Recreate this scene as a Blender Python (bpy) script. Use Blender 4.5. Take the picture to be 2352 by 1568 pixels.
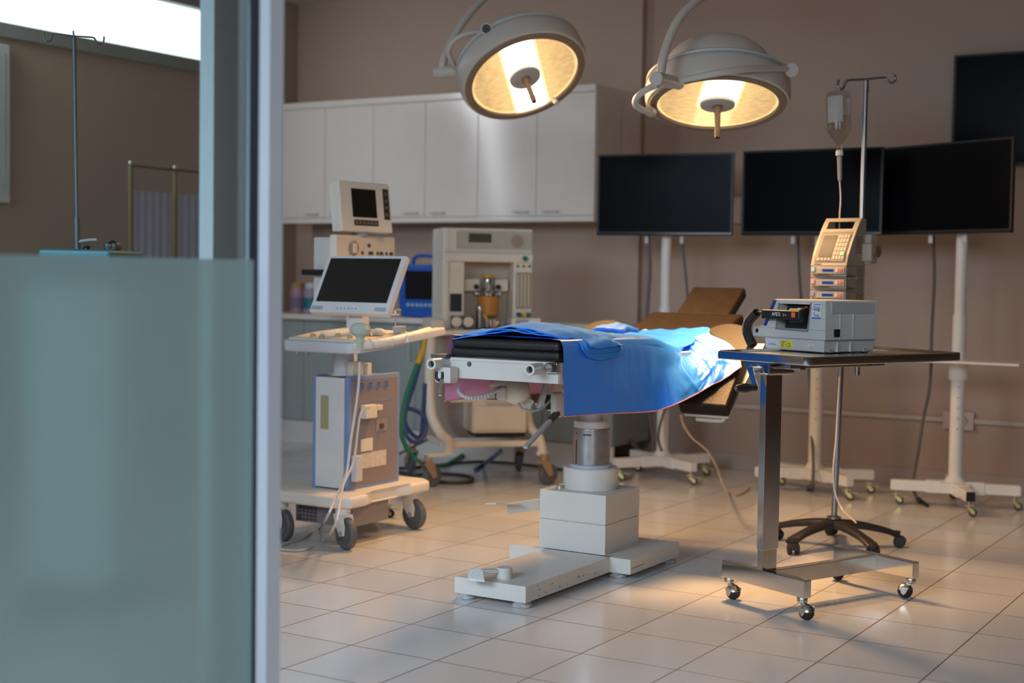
import bpy, bmesh, math, random
import numpy as np
from mathutils import Vector, Matrix, noise
random.seed(7)
for o in list(bpy.data.objects): bpy.data.objects.remove(o)
SC = bpy.context.scene
COL = SC.collection
PI = math.pi

# ------------------------------------------------------------------ camera
FPX, PITCH, ROLL, YAW, HC = 3267.0, .0473, .0147, -.5458, 1.2
_cy, _sy = math.cos(YAW), math.sin(YAW)
FWD = Vector((_sy*math.cos(PITCH), _cy*math.cos(PITCH), -math.sin(PITCH)))
_r = Vector((_cy, -_sy, 0)); _u = _r.cross(FWD)
CR = _r*math.cos(ROLL) + _u*math.sin(ROLL)
CU = -_r*math.sin(ROLL) + _u*math.cos(ROLL)
EYE = Vector((0, 0, HC))
cam_d = bpy.data.cameras.new('camera'); cam = bpy.data.objects.new('camera', cam_d); COL.objects.link(cam)
cam.matrix_world = Matrix(((CR.x, CU.x, -FWD.x, 0), (CR.y, CU.y, -FWD.y, 0), (CR.z, CU.z, -FWD.z, HC), (0, 0, 0, 1)))
cam_d.sensor_width = 36; cam_d.lens = FPX*36/2352
cam_d.dof.use_dof = True; cam_d.dof.focus_distance = 5.05; cam_d.dof.aperture_fstop = 2.0
cam_d.clip_start = .05; cam_d.clip_end = 60
SC.camera = cam

# ------------------------------------------------------------------ world, view, lights
SC.view_settings.view_transform = 'Standard'; SC.view_settings.look = 'None'
SC.view_settings.exposure = 0.0; SC.view_settings.gamma = 1; SC.view_settings.use_curve_mapping = False
SC.cycles.max_bounces = 8; SC.cycles.transparent_max_bounces = 16
SC.cycles.caustics_reflective = False; SC.cycles.caustics_refractive = False
SC.cycles.sample_clamp_indirect = 4.0; SC.cycles.blur_glossy = .5
W = bpy.data.worlds.new('world'); SC.world = W; W.use_nodes = True
W.node_tree.nodes['Background'].inputs[0].default_value = (.50, .62, .75, 1)
W.node_tree.nodes['Background'].inputs[1].default_value = .025

def ray(x, y): return FWD + CR*((x-1176)/FPX) - CU*((y-784)/FPX)
def D(x, y, d): return EYE + ray(x, y)*d                 # the point at depth d along a viewing ray
def P(x, y, ax, v):
    r = ray(x, y); return EYE + r*((v-EYE[ax])/r[ax])
def F(x, y, z=0): return P(x, y, 2, z)

def area_light(name, loc, target, sx, sy, power, col):
    d = bpy.data.lights.new(name, 'AREA'); d.shape = 'RECTANGLE'; d.size = sx; d.size_y = sy; d.energy = power; d.color = col
    o = bpy.data.objects.new(name, d); COL.objects.link(o); o.location = loc
    o.rotation_euler = (Vector(target)-Vector(loc)).to_track_quat('-Z', 'Y').to_euler(); return o
def spot_light(name, loc, direction, power, col, angle, blend, size):
    d = bpy.data.lights.new(name, 'SPOT'); d.energy = power; d.color = col; d.spot_size = angle; d.spot_blend = blend; d.shadow_soft_size = size
    o = bpy.data.objects.new(name, d); COL.objects.link(o); o.location = loc
    o.rotation_euler = Vector(direction).to_track_quat('-Z', 'Y').to_euler(); return o
COOL = (.66, .82, 1.0); WARM = (1.0, .56, .23)
# daylight of the glazed corridor the camera stands in, and of the high window
area_light('corridor_daylight', (-3.2, -1.6, 2.7), (-3.35, 2.6, 0), 3.0, 2.0, 108, COOL).data.spread = math.radians(82)
area_light('corridor_daylight', (1.3, -1.3, 2.5), (-2.4, 5.0, .3), 1.6, 1.6, 15, (.84, .92, 1.0)).data.spread = math.radians(62)
area_light('window_daylight', (-6.80, 5.2, 2.78), (-5.8, 8.0, 1.6), .30, 2.4, 13, (.95, .97, 1.0)).data.spread = math.radians(92)
# the two surgical lamps: position, beam axis
LAMP = []
for px, py, d, ca, sa, dx, dy in ((1205, 175, 6.9, .617, .787, .353, .935), (1648, 236, 6.3, .40, .917, 0, 1)):
    c = D(px, py, d); tocam = (EYE-c).normalized()
    im = (CR*dx - CU*dy); im = (im - tocam*im.dot(tocam)).normalized()
    n = (tocam*ca + im*sa).normalized()
    e1 = (CR*dy + CU*dx); e1 = (e1 - n*e1.dot(n)).normalized(); e2 = n.cross(e1)
    LAMP.append((c, n, e1, e2))
for (c, n, e1, e2), (pb, pw) in zip(LAMP, ((60, 155), (220, 95))):
    spot_light('surgical_beam', c + n*.19, n, pb, WARM, math.radians(38), .45, .16)
    spot_light('surgical_glow', c + n*.19, n, pw, WARM, math.radians(165), 1.0, .2)

# ------------------------------------------------------------------ materials
MATS = {}
def mat(name, col, rough=.5, metal=0, var=.05, vscale=6, bump=0, bscale=60, coat=0, spec=.5, trans=0, ior=1.45, alpha=1, emit=None, es=0, rvar=.08):
    if name in MATS: return MATS[name]
    m = bpy.data.materials.new(name); m.use_nodes = True; MATS[name] = m
    nt = m.node_tree; b = nt.nodes['Principled BSDF']
    tc = nt.nodes.new('ShaderNodeTexCoord'); nz = nt.nodes.new('ShaderNodeTexNoise'); nz.inputs['Scale'].default_value = vscale; nz.inputs['Detail'].default_value = 4
    nt.links.new(tc.outputs['Object'], nz.inputs['Vector'])
    cr = nt.nodes.new('ShaderNodeValToRGB')
    lo = [max(0, c*(1-var)) for c in col]; hi = [min(1, c*(1+var)) for c in col]
    cr.color_ramp.elements[0].position = .3; cr.color_ramp.elements[1].position = .7
    cr.color_ramp.elements[0].color = (*lo, 1); cr.color_ramp.elements[1].color = (*hi, 1)
    nt.links.new(nz.outputs['Fac'], cr.inputs[0]); nt.links.new(cr.outputs[0], b.inputs['Base Color'])
    mr = nt.nodes.new('ShaderNodeMapRange'); mr.inputs[3].default_value = max(.02, rough-rvar*rough); mr.inputs[4].default_value = min(1, rough+rvar*rough)
    nt.links.new(nz.outputs['Fac'], mr.inputs[0]); nt.links.new(mr.outputs[0], b.inputs['Roughness'])
    b.inputs['Metallic'].default_value = metal; b.inputs['Specular IOR Level'].default_value = spec; b.inputs['Coat Weight'].default_value = coat
    b.inputs['Transmission Weight'].default_value = trans; b.inputs['IOR'].default_value = ior; b.inputs['Alpha'].default_value = alpha
    if emit: b.inputs['Emission Color'].default_value = (*emit, 1); b.inputs['Emission Strength'].default_value = es
    if bump:
        n2 = nt.nodes.new('ShaderNodeTexNoise'); n2.inputs['Scale'].default_value = bscale; nt.links.new(tc.outputs['Object'], n2.inputs['Vector'])
        bp = nt.nodes.new('ShaderNodeBump'); bp.inputs['Strength'].default_value = bump; bp.inputs['Distance'].default_value = .004
        nt.links.new(n2.outputs['Fac'], bp.inputs['Height']); nt.links.new(bp.outputs[0], b.inputs['Normal'])
    return m
white = mat('white_enamel', (.74, .74, .72), .32)
cream = mat('cream_plastic', (.72, .66, .56), .42)
ivory = mat('ivory_plastic', (.74, .70, .63), .4)
lgrey = mat('light_grey_plastic', (.56, .58, .61), .42)
mgrey = mat('mid_grey_plastic', (.32, .34, .36), .45)
dgrey = mat('dark_grey_plastic', (.08, .08, .085), .45)
black = mat('black_plastic', (.012, .012, .013), .4)
rubber = mat('black_rubber', (.018, .018, .018), .65)
tyre = mat('grey_tyre', (.11, .11, .115), .6)
vinyl = mat('black_vinyl', (.014, .014, .015), .42, bump=.15, bscale=90)
litvinyl = mat('warm_lit_black_vinyl', (.023, .0145, .009), .55, spec=.25, bump=.35, bscale=160, var=.15, vscale=25)  # black vinyl; the lamps' warm light is put into its brown
screen = mat('screen_black', (.006, .006, .007), .12, coat=.4)
tvscr = mat('television_black', (.0035, .004, .0055), .25, spec=.05)
chrome = mat('chrome', (.70, .70, .70), .12, 1, var=.04)
steel = mat('brushed_steel', (.58, .57, .55), .26, 1, var=.06, bump=.05, bscale=200)
zinc = mat('zinc_steel', (.62, .61, .57), .3, 1)
brass = mat('brass_plated', (.55, .45, .2), .35, 1)
cabw = mat('gloss_white_laminate', (.72, .675, .63), .14, var=.02)
cabg = mat('grey_green_laminate', (.30, .34, .33), .35, var=.03)
counter_m = mat('pale_worktop', (.66, .62, .57), .3)
bluep = mat('blue_plastic', (.012, .09, .42), .4)
blueedge = mat('periwinkle_plastic', (.20, .29, .52), .45)
taupe = mat('taupe_metal', (.25, .21, .22), .45)
alum = mat('anodised_aluminium', (.62, .66, .72), .42, 0, var=.02)
gasket = mat('door_gasket', (.012, .016, .028), .6)
lampw = mat('lamp_housing', (.48, .44, .39), .38, var=.02)
lampbez = mat('lamp_bezel', (.22, .15, .10), .5)
pinkm = mat('pink_plastic', (.36, .22, .27), .4)
tealm = mat('teal_plastic', (.02, .16, .20), .4)
greenm = mat('green_hose', (.01, .16, .09), .45)
yellowm = mat('yellow_hose', (.60, .38, .02), .45)
bluehose = mat('blue_hose', (.03, .06, .22), .45)
amber = mat('amber_jar', (.75, .33, .06), .2, trans=.35, spec=.5)
lightblue = mat('light_blue_cloth', (.05, .27, .80), .8, spec=.1, bump=.3, bscale=35, var=.08)
tancloth = mat('cream_cloth', (.62, .55, .46), .8, bump=.3, bscale=40)
wallm = mat('taupe_wall_paint', (.44, .33, .262), .62, var=.02, vscale=2, bump=.03, bscale=150)
ceilm = mat('ceiling_paint', (.66, .62, .58), .8, var=.02)
basem = mat('skirting_paint', (.40, .33, .29), .45, var=.03)
paper = mat('label_paper', (.62, .55, .48), .7, var=.12, vscale=60)
yellowl = mat('yellow_label', (.85, .70, .02), .6, var=.03)
bluel = mat('blue_print', (.04, .08, .55), .6)
skyl = mat('pale_blue_label', (.45, .60, .78), .6)
redm = mat('red_button', (.62, .10, .07), .45)
orangem = mat('orange_button', (.85, .16, .02), .4)
lcdblue = mat('blue_display', (.01, .04, .28), .25)
lcdgrey = mat('grey_display', (.09, .085, .085), .35, spec=.15)
lcdgreen = mat('olive_display', (.07, .065, .035), .3)
greenb = mat('green_button', (.12, .45, .20), .45)
scratch = mat('scratch_mark', (.12, .12, .12), .6)

def node_mat(name):
    m = bpy.data.materials.new(name); m.use_nodes = True; MATS[name] = m; return m, m.node_tree, m.node_tree.nodes, m.node_tree.links
def math_n(N, L, op, a, b=None, c=None):
    n = N.new('ShaderNodeMath'); n.operation = op
    for i, v in enumerate((a, b, c)):
        if v is None: continue
        if isinstance(v, (int, float)): n.inputs[i].default_value = v
        else: L.new(v, n.inputs[i])
    return n.outputs[0]
# floor: square glazed tiles with thin brown joints
m, nt, N, L = node_mat('glazed_floor_tile'); floorm = m
b = N['Principled BSDF']; geo = N.new('ShaderNodeNewGeometry'); sep = N.new('ShaderNodeSeparateXYZ'); L.new(geo.outputs['Position'], sep.inputs[0])
TX, TY, T = -3.7735, 4.6027, .3309
ux = math_n(N, L, 'DIVIDE', math_n(N, L, 'SUBTRACT', sep.outputs[0], TX), T); uy = math_n(N, L, 'DIVIDE', math_n(N, L, 'SUBTRACT', sep.outputs[1], TY), T)
dx = math_n(N, L, 'ABSOLUTE', math_n(N, L, 'SUBTRACT', ux, math_n(N, L, 'ROUND', ux))); dy = math_n(N, L, 'ABSOLUTE', math_n(N, L, 'SUBTRACT', uy, math_n(N, L, 'ROUND', uy)))
dmin = math_n(N, L, 'MINIMUM', dx, dy); g = N.new('ShaderNodeMapRange'); L.new(dmin, g.inputs[0]); g.inputs[1].default_value = .0055; g.inputs[2].default_value = .0085; g.inputs[3].default_value = 1; g.inputs[4].default_value = 0
cmb = N.new('ShaderNodeCombineXYZ'); L.new(math_n(N, L, 'FLOOR', ux), cmb.inputs[0]); L.new(math_n(N, L, 'FLOOR', uy), cmb.inputs[1])
wn = N.new('ShaderNodeTexWhiteNoise'); L.new(cmb.outputs[0], wn.inputs['Vector'])
cr = N.new('ShaderNodeValToRGB'); cr.color_ramp.elements[0].color = (.62, .61, .60, 1); cr.color_ramp.elements[1].color = (.68, .67, .66, 1); L.new(wn.outputs['Value'], cr.inputs[0])
mx = N.new('ShaderNodeMix'); mx.data_type = 'RGBA'; L.new(g.outputs[0], mx.inputs[0]); L.new(cr.outputs[0], mx.inputs[6]); mx.inputs[7].default_value = (.15, .10, .075, 1)
L.new(mx.outputs[2], b.inputs['Base Color'])
nz = N.new('ShaderNodeTexNoise'); nz.inputs['Scale'].default_value = 1.6; L.new(geo.outputs['Position'], nz.inputs['Vector'])
mr = N.new('ShaderNodeMapRange'); L.new(nz.outputs['Fac'], mr.inputs[0]); mr.inputs[3].default_value = .13; mr.inputs[4].default_value = .24
rr = math_n(N, L, 'MAXIMUM', mr.outputs[0], math_n(N, L, 'MULTIPLY', g.outputs[0], .6)); L.new(rr, b.inputs['Roughness'])
n2 = N.new('ShaderNodeTexNoise'); n2.inputs['Scale'].default_value = 5; L.new(geo.outputs['Position'], n2.inputs['Vector'])
hh = math_n(N, L, 'SUBTRACT', math_n(N, L, 'MULTIPLY', n2.outputs['Fac'], .25), g.outputs[0])
bp = N.new('ShaderNodeBump'); bp.inputs['Strength'].default_value = .25; bp.inputs['Distance'].default_value = .002; L.new(hh, bp.inputs['Height']); L.new(bp.outputs[0], b.inputs['Normal'])
# drape: blue film outside, pink backing
m, nt, N, L = node_mat('laminated_drape_film'); drapem = m
b = N['Principled BSDF']; geo = N.new('ShaderNodeNewGeometry'); mx = N.new('ShaderNodeMix'); mx.data_type = 'RGBA'
L.new(geo.outputs['Backfacing'], mx.inputs[0]); mx.inputs[6].default_value = (.030, .26, .96, 1); mx.inputs[7].default_value = (.88, .42, .72, 1)
L.new(mx.outputs[2], b.inputs['Base Color']); b.inputs['Roughness'].default_value = .36; b.inputs['Specular IOR Level'].default_value = .5; b.inputs['Coat Weight'].default_value = .35; b.inputs['Coat Roughness'].default_value = .20
tc = N.new('ShaderNodeTexCoord'); mp = N.new('ShaderNodeMapping'); mp.inputs['Scale'].default_value = (5, 5, 1.2); L.new(tc.outputs['Object'], mp.inputs[0])
nz = N.new('ShaderNodeTexNoise'); nz.inputs['Scale'].default_value = 2.0; nz.inputs['Detail'].default_value = 3; L.new(mp.outputs[0], nz.inputs['Vector'])
bp = N.new('ShaderNodeBump'); bp.inputs['Strength'].default_value = .30; bp.inputs['Distance'].default_value = .02; L.new(nz.outputs['Fac'], bp.inputs['Height']); L.new(bp.outputs[0], b.inputs['Normal'])
# clear and frosted glass of the sliding door
m, nt, N, L = node_mat('clear_door_glass'); glassm = m
N.remove(N['Principled BSDF']); tr = N.new('ShaderNodeBsdfTransparent'); tr.inputs[0].default_value = (.90, .95, .93, 1); gl = N.new('ShaderNodeBsdfGlossy'); gl.inputs['Roughness'].default_value = .02
fr = N.new('ShaderNodeFresnel'); fr.inputs[0].default_value = 1.45; mxs = N.new('ShaderNodeMixShader'); L.new(math_n(N, L, 'MULTIPLY', fr.outputs[0], .7), mxs.inputs[0]); L.new(tr.outputs[0], mxs.inputs[1]); L.new(gl.outputs[0], mxs.inputs[2]); L.new(mxs.outputs[0], N['Material Output'].inputs[0])
m, nt, N, L = node_mat('frosted_door_film'); frostm = m
N.remove(N['Principled BSDF']); rf = N.new('ShaderNodeBsdfRefraction'); rf.inputs['IOR'].default_value = 1.02; rf.inputs['Roughness'].default_value = .85; rf.inputs[0].default_value = (.86, .97, .96, 1)
nz = N.new('ShaderNodeTexNoise'); nz.inputs['Scale'].default_value = 900; mr = N.new('ShaderNodeMapRange'); L.new(nz.outputs['Fac'], mr.inputs[0]); mr.inputs[3].default_value = .66; mr.inputs[4].default_value = .8; L.new(mr.outputs[0], rf.inputs['Roughness'])
tl = N.new('ShaderNodeBsdfTranslucent'); tl.inputs[0].default_value = (.88, .98, .97, 1); df = N.new('ShaderNodeBsdfDiffuse'); df.inputs[0].default_value = (.56, .74, .74, 1)
m1 = N.new('ShaderNodeMixShader'); m1.inputs[0].default_value = .35; L.new(rf.outputs[0], m1.inputs[1]); L.new(tl.outputs[0], m1.inputs[2])
m2 = N.new('ShaderNodeMixShader'); m2.inputs[0].default_value = .40; L.new(m1.outputs[0], m2.inputs[1]); L.new(df.outputs[0], m2.inputs[2]); L.new(m2.outputs[0], N['Material Output'].inputs[0])
# clear plastic of the drip bottle
m, nt, N, L = node_mat('clear_bottle_plastic'); bottlem = m
N.remove(N['Principled BSDF']); tr = N.new('ShaderNodeBsdfTransparent'); tr.inputs[0].default_value = (.95, .94, .92, 1); gl = N.new('ShaderNodeBsdfGlossy'); gl.inputs['Roughness'].default_value = .12
df = N.new('ShaderNodeBsdfTranslucent'); df.inputs[0].default_value = (.7, .7, .7, 1); lw = N.new('ShaderNodeLayerWeight'); lw.inputs[0].default_value = .35
m1 = N.new('ShaderNodeMixShader'); m1.inputs[0].default_value = .20; L.new(tr.outputs[0], m1.inputs[1]); L.new(df.outputs[0], m1.inputs[2])
m2 = N.new('ShaderNodeMixShader'); L.new(math_n(N, L, 'MULTIPLY', lw.outputs['Fresnel'], .3), m2.inputs[0]); L.new(m1.outputs[0], m2.inputs[1]); L.new(gl.outputs[0], m2.inputs[2]); L.new(m2.outputs[0], N['Material Output'].inputs[0])
# lit lens of a surgical lamp: bulb housing's reflection painted as a broad bright band, mottled glow, bright rim
def lens_mat(name, lowhalf):
    m, nt, N, L = node_mat(name); N.remove(N['Principled BSDF'])
    uv = N.new('ShaderNodeUVMap'); sep = N.new('ShaderNodeSeparateXYZ'); L.new(uv.outputs[0], sep.inputs[0])
    u = math_n(N, L, 'MULTIPLY', math_n(N, L, 'SUBTRACT', sep.outputs[0], .5), 2); v = math_n(N, L, 'MULTIPLY', math_n(N, L, 'SUBTRACT', sep.outputs[1], .5), 2)
    r = math_n(N, L, 'SQRT', math_n(N, L, 'ADD', math_n(N, L, 'MULTIPLY', u, u), math_n(N, L, 'MULTIPLY', v, v)))
    bd = N.new('ShaderNodeMapRange'); bd.interpolation_type = 'SMOOTHSTEP'; L.new(math_n(N, L, 'ABSOLUTE', u), bd.inputs[0]); bd.inputs[1].default_value = .23; bd.inputs[2].default_value = .36; bd.inputs[3].default_value = 1; bd.inputs[4].default_value = 0
    hv = N.new('ShaderNodeMapRange'); L.new(math_n(N, L, 'MULTIPLY', v, -1), hv.inputs[0]); hv.inputs[1].default_value = -.05; hv.inputs[2].default_value = .25; hv.inputs[3].default_value = 1; hv.inputs[4].default_value = lowhalf
    band = math_n(N, L, 'MULTIPLY', bd.outputs[0], hv.outputs[0])
    rim = N.new('ShaderNodeMapRange'); L.new(r, rim.inputs[0]); rim.inputs[1].default_value = .93; rim.inputs[2].default_value = .97
    wide = N.new('ShaderNodeMapRange'); wide.interpolation_type = 'SMOOTHSTEP'; L.new(math_n(N, L, 'ABSOLUTE', u), wide.inputs[0]); wide.inputs[1].default_value = .2; wide.inputs[2].default_value = .85; wide.inputs[3].default_value = .38; wide.inputs[4].default_value = 0
    nz = N.new('ShaderNodeTexNoise'); mp = N.new('ShaderNodeMapping'); mp.inputs['Scale'].default_value = (6, 10, 1); L.new(uv.outputs[0], mp.inputs[0]); L.new(mp.outputs[0], nz.inputs['Vector']); nz.inputs['Scale'].default_value = 2.2; nz.inputs['Detail'].default_value = 5
    nn = N.new('ShaderNodeMapRange'); L.new(nz.outputs['Fac'], nn.inputs[0]); nn.inputs[1].default_value = .3; nn.inputs[2].default_value = .7; nn.inputs[3].default_value = .68; nn.inputs[4].default_value = .95
    st = math_n(N, L, 'ADD', math_n(N, L, 'ADD', nn.outputs[0], wide.outputs[0]), math_n(N, L, 'ADD', math_n(N, L, 'MULTIPLY', band, 3.4), math_n(N, L, 'MULTIPLY', rim.outputs[0], .55)))
    cmix = N.new('ShaderNodeMix'); cmix.data_type = 'RGBA'; L.new(math_n(N, L, 'MINIMUM', band, 1), cmix.inputs[0]); cmix.inputs[6].default_value = (1, .63, .26, 1); cmix.inputs[7].default_value = (1, .84, .55, 1)
    em = N.new('ShaderNodeEmission'); L.new(cmix.outputs[2], em.inputs[0]); L.new(st, em.inputs[1]); L.new(em.outputs[0], N['Material Output'].inputs[0]); return m
m, nt, N, L = node_mat('daylit_window_pane'); panem = m
N.remove(N['Principled BSDF']); em = N.new('ShaderNodeEmission'); em.inputs[0].default_value = (.92, .97, 1, 1); em.inputs[1].default_value = 2.2; L.new(em.outputs[0], N['Material Output'].inputs[0])

# ------------------------------------------------------------------ mesh helpers (world coordinates)
ORG = {}
def thing(name, label, cat, loc, group=None):
    o = bpy.data.objects.new(name, None); COL.objects.link(o); o.location = loc; o.empty_display_size = .1
    ORG[o.name] = Vector(loc); o['label'] = label; o['category'] = cat
    if group: o['group'] = group
    return o
def tag(o, label, cat, group=None):
    o['label'] = label; o['category'] = cat
    if group: o['group'] = group
    return o
def crom(pts, n=6, closed=False):
    pts = [Vector(p) for p in pts]
    if len(pts) < 3: return pts
    out = []; k = len(pts); rng = k if closed else k-1
    for i in range(rng):
        if closed: p0, p1, p2, p3 = pts[i-1], pts[i], pts[(i+1) % k], pts[(i+2) % k]
        else: p0, p1, p2, p3 = pts[max(i-1, 0)], pts[i], pts[i+1], pts[min(i+2, k-1)]
        for j in range(n):
            t = j/n
            out.append(.5*((2*p1) + (p2-p0)*t + (2*p0-5*p1+4*p2-p3)*t*t + (3*p1-p0-3*p2+p3)*t**3))
    if not closed: out.append(pts[-1])
    return out
class MB:
    def __init__(s, M=None): s.bm = bmesh.new(); s.M = M or Matrix()
    def _add(s, verts, faces):
        vs = [s.bm.verts.new(s.M @ Vector(v)) for v in verts]
        fs = []
        for f in faces:
            try: fs.append(s.bm.faces.new([vs[i] for i in f]))
            except ValueError: pass
        return vs, fs
    def box(s, x0, x1, y0, y1, z0, z1, bev=0, seg=2, R=None):
        c = Vector(((x0+x1)/2, (y0+y1)/2, (z0+z1)/2)); h = Vector(((x1-x0)/2, (y1-y0)/2, (z1-z0)/2))
        V = []
        for a in (-1, 1):
            for b_ in (-1, 1):
                for c_ in (-1, 1):
                    v = Vector((a*h.x, b_*h.y, c_*h.z)); V.append(c + (R @ v if R else v))
        vs, fs = s._add(V, [(0, 1, 3, 2), (4, 6, 7, 5), (0, 4, 5, 1), (2, 3, 7, 6), (0, 2, 6, 4), (1, 5, 7, 3)])
        if bev: bmesh.ops.bevel(s.bm, geom=list({e for f in fs for e in f.edges}), offset=bev, segments=seg, affect='EDGES', profile=.5)
        return s
    def bx(s, c, size, R=None, bev=0, seg=2):
        c = Vector(c); return s.box(c.x-size[0]/2, c.x+size[0]/2, c.y-size[1]/2, c.y+size[1]/2, c.z-size[2]/2, c.z+size[2]/2, bev, seg, R)
    def beam(s, p0, p1, w, t, up=(0, 0, 1), bev=0):      # a bar from p0 to p1, w across, t along up
        p0, p1 = Vector(p0), Vector(p1); a = (p1-p0).normalized(); up = Vector(up); side = a.cross(up).normalized(); u2 = side.cross(a)
        R = Matrix((a, side, u2)).transposed(); c = (p0+p1)/2
        return s.bx(c, ((p1-p0).length, w, t), R, bev)
    def ringed(s, rings, caps=True, closed=False):
        n = len(rings[0]); vs = []
        for r in rings: vs.append([s.bm.verts.new(s.M @ Vector(p)) for p in r])
        k = len(rings)
        for i in range(k if closed else k-1):
            a, b_ = vs[i], vs[(i+1) % k]
            for j in range(n):
                try: s.bm.faces.new((a[j], a[(j+1) % n], b_[(j+1) % n], b_[j]))
                except ValueError: pass
        if caps and not closed:
            try: s.bm.faces.new(vs[0][::-1]); s.bm.faces.new(vs[-1])
            except ValueError: pass
        return s
    def cyl(s, p0, p1, r0, r1=None, seg=20, caps=True):
        p0, p1 = Vector(p0), Vector(p1); r1 = r0 if r1 is None else r1
        a = (p1-p0).normalized(); x = a.orthogonal().normalized(); y = a.cross(x)
        mk = lambda p, r: [p + x*(r*math.cos(2*PI*i/seg)) + y*(r*math.sin(2*PI*i/seg)) for i in range(seg)]
        return s.ringed([mk(p0, r0), mk(p1, r1)], caps)
    def tube(s, pts, r, seg=10, smooth=6, closed=False):
        P_ = crom(pts, smooth, closed) if smooth else [Vector(p) for p in pts]
        rings = []; x = None; k = len(P_)
        for i, p in enumerate(P_):
            if closed: t = (P_[(i+1) % k]-P_[i-1])
            else: t = P_[min(i+1, k-1)]-P_[max(i-1, 0)]
            if t.length < 1e-7: t = Vector((0, 0, 1))
            t.normalize()
            if x is None: x = t.orthogonal().normalized()
            x = (x - t*x.dot(t))
            x = x.normalized() if x.length > 1e-6 else t.orthogonal().normalized()
            y = t.cross(x); rr = r(i/(k-1)) if callable(r) else r
            rings.append([p + x*(rr*math.cos(2*PI*j/seg)) + y*(rr*math.sin(2*PI*j/seg)) for j in range(seg)])
        return s.ringed(rings, True, closed)
    def lathe(s, prof, c=(0, 0, 0), axis=(0, 0, 1), seg=32, x=None):
        a = Vector(axis).normalized(); c = Vector(c); x = x or a.orthogonal().normalized(); y = a.cross(x)
        prev = None
        for r, h in prof:
            if r < 1e-6: cur = [s.bm.verts.new(s.M @ (c + a*h))]
            else: cur = [s.bm.verts.new(s.M @ (c + a*h + x*(r*math.cos(2*PI*i/seg)) + y*(r*math.sin(2*PI*i/seg)))) for i in range(seg)]
            if prev:
                for i in range(seg):
                    j = (i+1) % seg
                    if len(prev) == 1 and len(cur) == 1: break
                    if len(prev) == 1: f = (prev[0], cur[j], cur[i])
                    elif len(cur) == 1: f = (prev[i], prev[j], cur[0])
                    else: f = (prev[i], prev[j], cur[j], cur[i])
                    try: s.bm.faces.new(f)
                    except ValueError: pass
            prev = cur
        return s
    def sph(s, c, r, seg=16, sc=(1, 1, 1)):
        prof = [(r*math.sin(PI*i/8), -r*math.cos(PI*i/8)) for i in range(9)]
        prof[0] = (0, -r); prof[-1] = (0, r); n0 = len(s.bm.verts); s.lathe(prof, (0, 0, 0), seg=seg)
        s.bm.verts.ensure_lookup_table()
        Mi = s.M.inverted()
        for v in s.bm.verts[n0:]:
            p = Mi @ v.co; v.co = s.M @ Vector((p.x*sc[0]+c[0], p.y*sc[1]+c[1], p.z*sc[2]+c[2]))
        return s
    def prism(s, pts, d, bev=0, seg=2):               # polygon of 3-D points pushed along d
        n = len(pts); d = Vector(d); V = [Vector(p) for p in pts] + [Vector(p)+d for p in pts]
        vs, fs = s._add(V, [tuple(range(n-1, -1, -1)), tuple(range(n, 2*n))] + [(i, (i+1) % n, n+(i+1) % n, n+i) for i in range(n)])
        if bev: bmesh.ops.bevel(s.bm, geom=list({e for f in fs for e in f.edges}), offset=bev, segments=seg, affect='EDGES', profile=.5)
        return s
    def build(s, name, material, parent=None, sharp=38, recalc=True):
        if recalc: bmesh.ops.recalc_face_normals(s.bm, faces=s.bm.faces)
        org = ORG.get(parent.name, Vector()) if parent else Vector()
        if parent is None and s.bm.verts:
            lo = Vector((min(v.co.x for v in s.bm.verts), min(v.co.y for v in s.bm.verts), min(v.co.z for v in s.bm.verts)))
            hi = Vector((max(v.co.x for v in s.bm.verts), max(v.co.y for v in s.bm.verts), max(v.co.z for v in s.bm.verts)))
            org = Vector(((lo.x+hi.x)/2, (lo.y+hi.y)/2, lo.z))
        for v in s.bm.verts: v.co -= org
        for f in s.bm.faces: f.smooth = True
        lim = math.radians(sharp)
        for e in s.bm.edges:
            if len(e.link_faces) == 2 and e.calc_face_angle(0) > lim: e.smooth = False
        me = bpy.data.meshes.new(name); s.bm.to_mesh(me); s.bm.free(); me.materials.append(material)
        o = bpy.data.objects.new(name, me); COL.objects.link(o)
        if parent: o.parent = parent
        else: o.location = org
        if recalc and sharp < 60: o.modifiers.new('weighted_normal', 'WEIGHTED_NORMAL').keep_sharp = True
        ORG[o.name] = org
        return o
def struct(o): o['kind'] = 'structure'; return o
def text(body, parent, loc, R, size, material, name='lettering', ext=.0004):
    c = bpy.data.curves.new(name, 'FONT'); c.body = body; c.size = size; c.extrude = ext; c.align_x = 'CENTER'; c.align_y = 'CENTER'
    f = bpy.data.objects.new(name, c); COL.objects.link(f); bpy.context.view_layer.update()
    me = bpy.data.meshes.new_from_object(f.evaluated_get(bpy.context.evaluated_depsgraph_get())); me.name = name
    bpy.data.objects.remove(f); me.materials.clear(); me.materials.append(material)
    Mx = R.to_4x4(); Mx.translation = Vector(loc) - ORG[parent.name]; me.transform(Mx)
    o = bpy.data.objects.new(name, me); COL.objects.link(o); o.parent = parent; ORG[o.name] = ORG[parent.name]; return o
def RZ(a): return Matrix.Rotation(a, 3, 'Z')
def place(loc, a=0): return Matrix.Translation(Vector(loc)) @ Matrix.Rotation(a, 4, 'Z')

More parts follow.
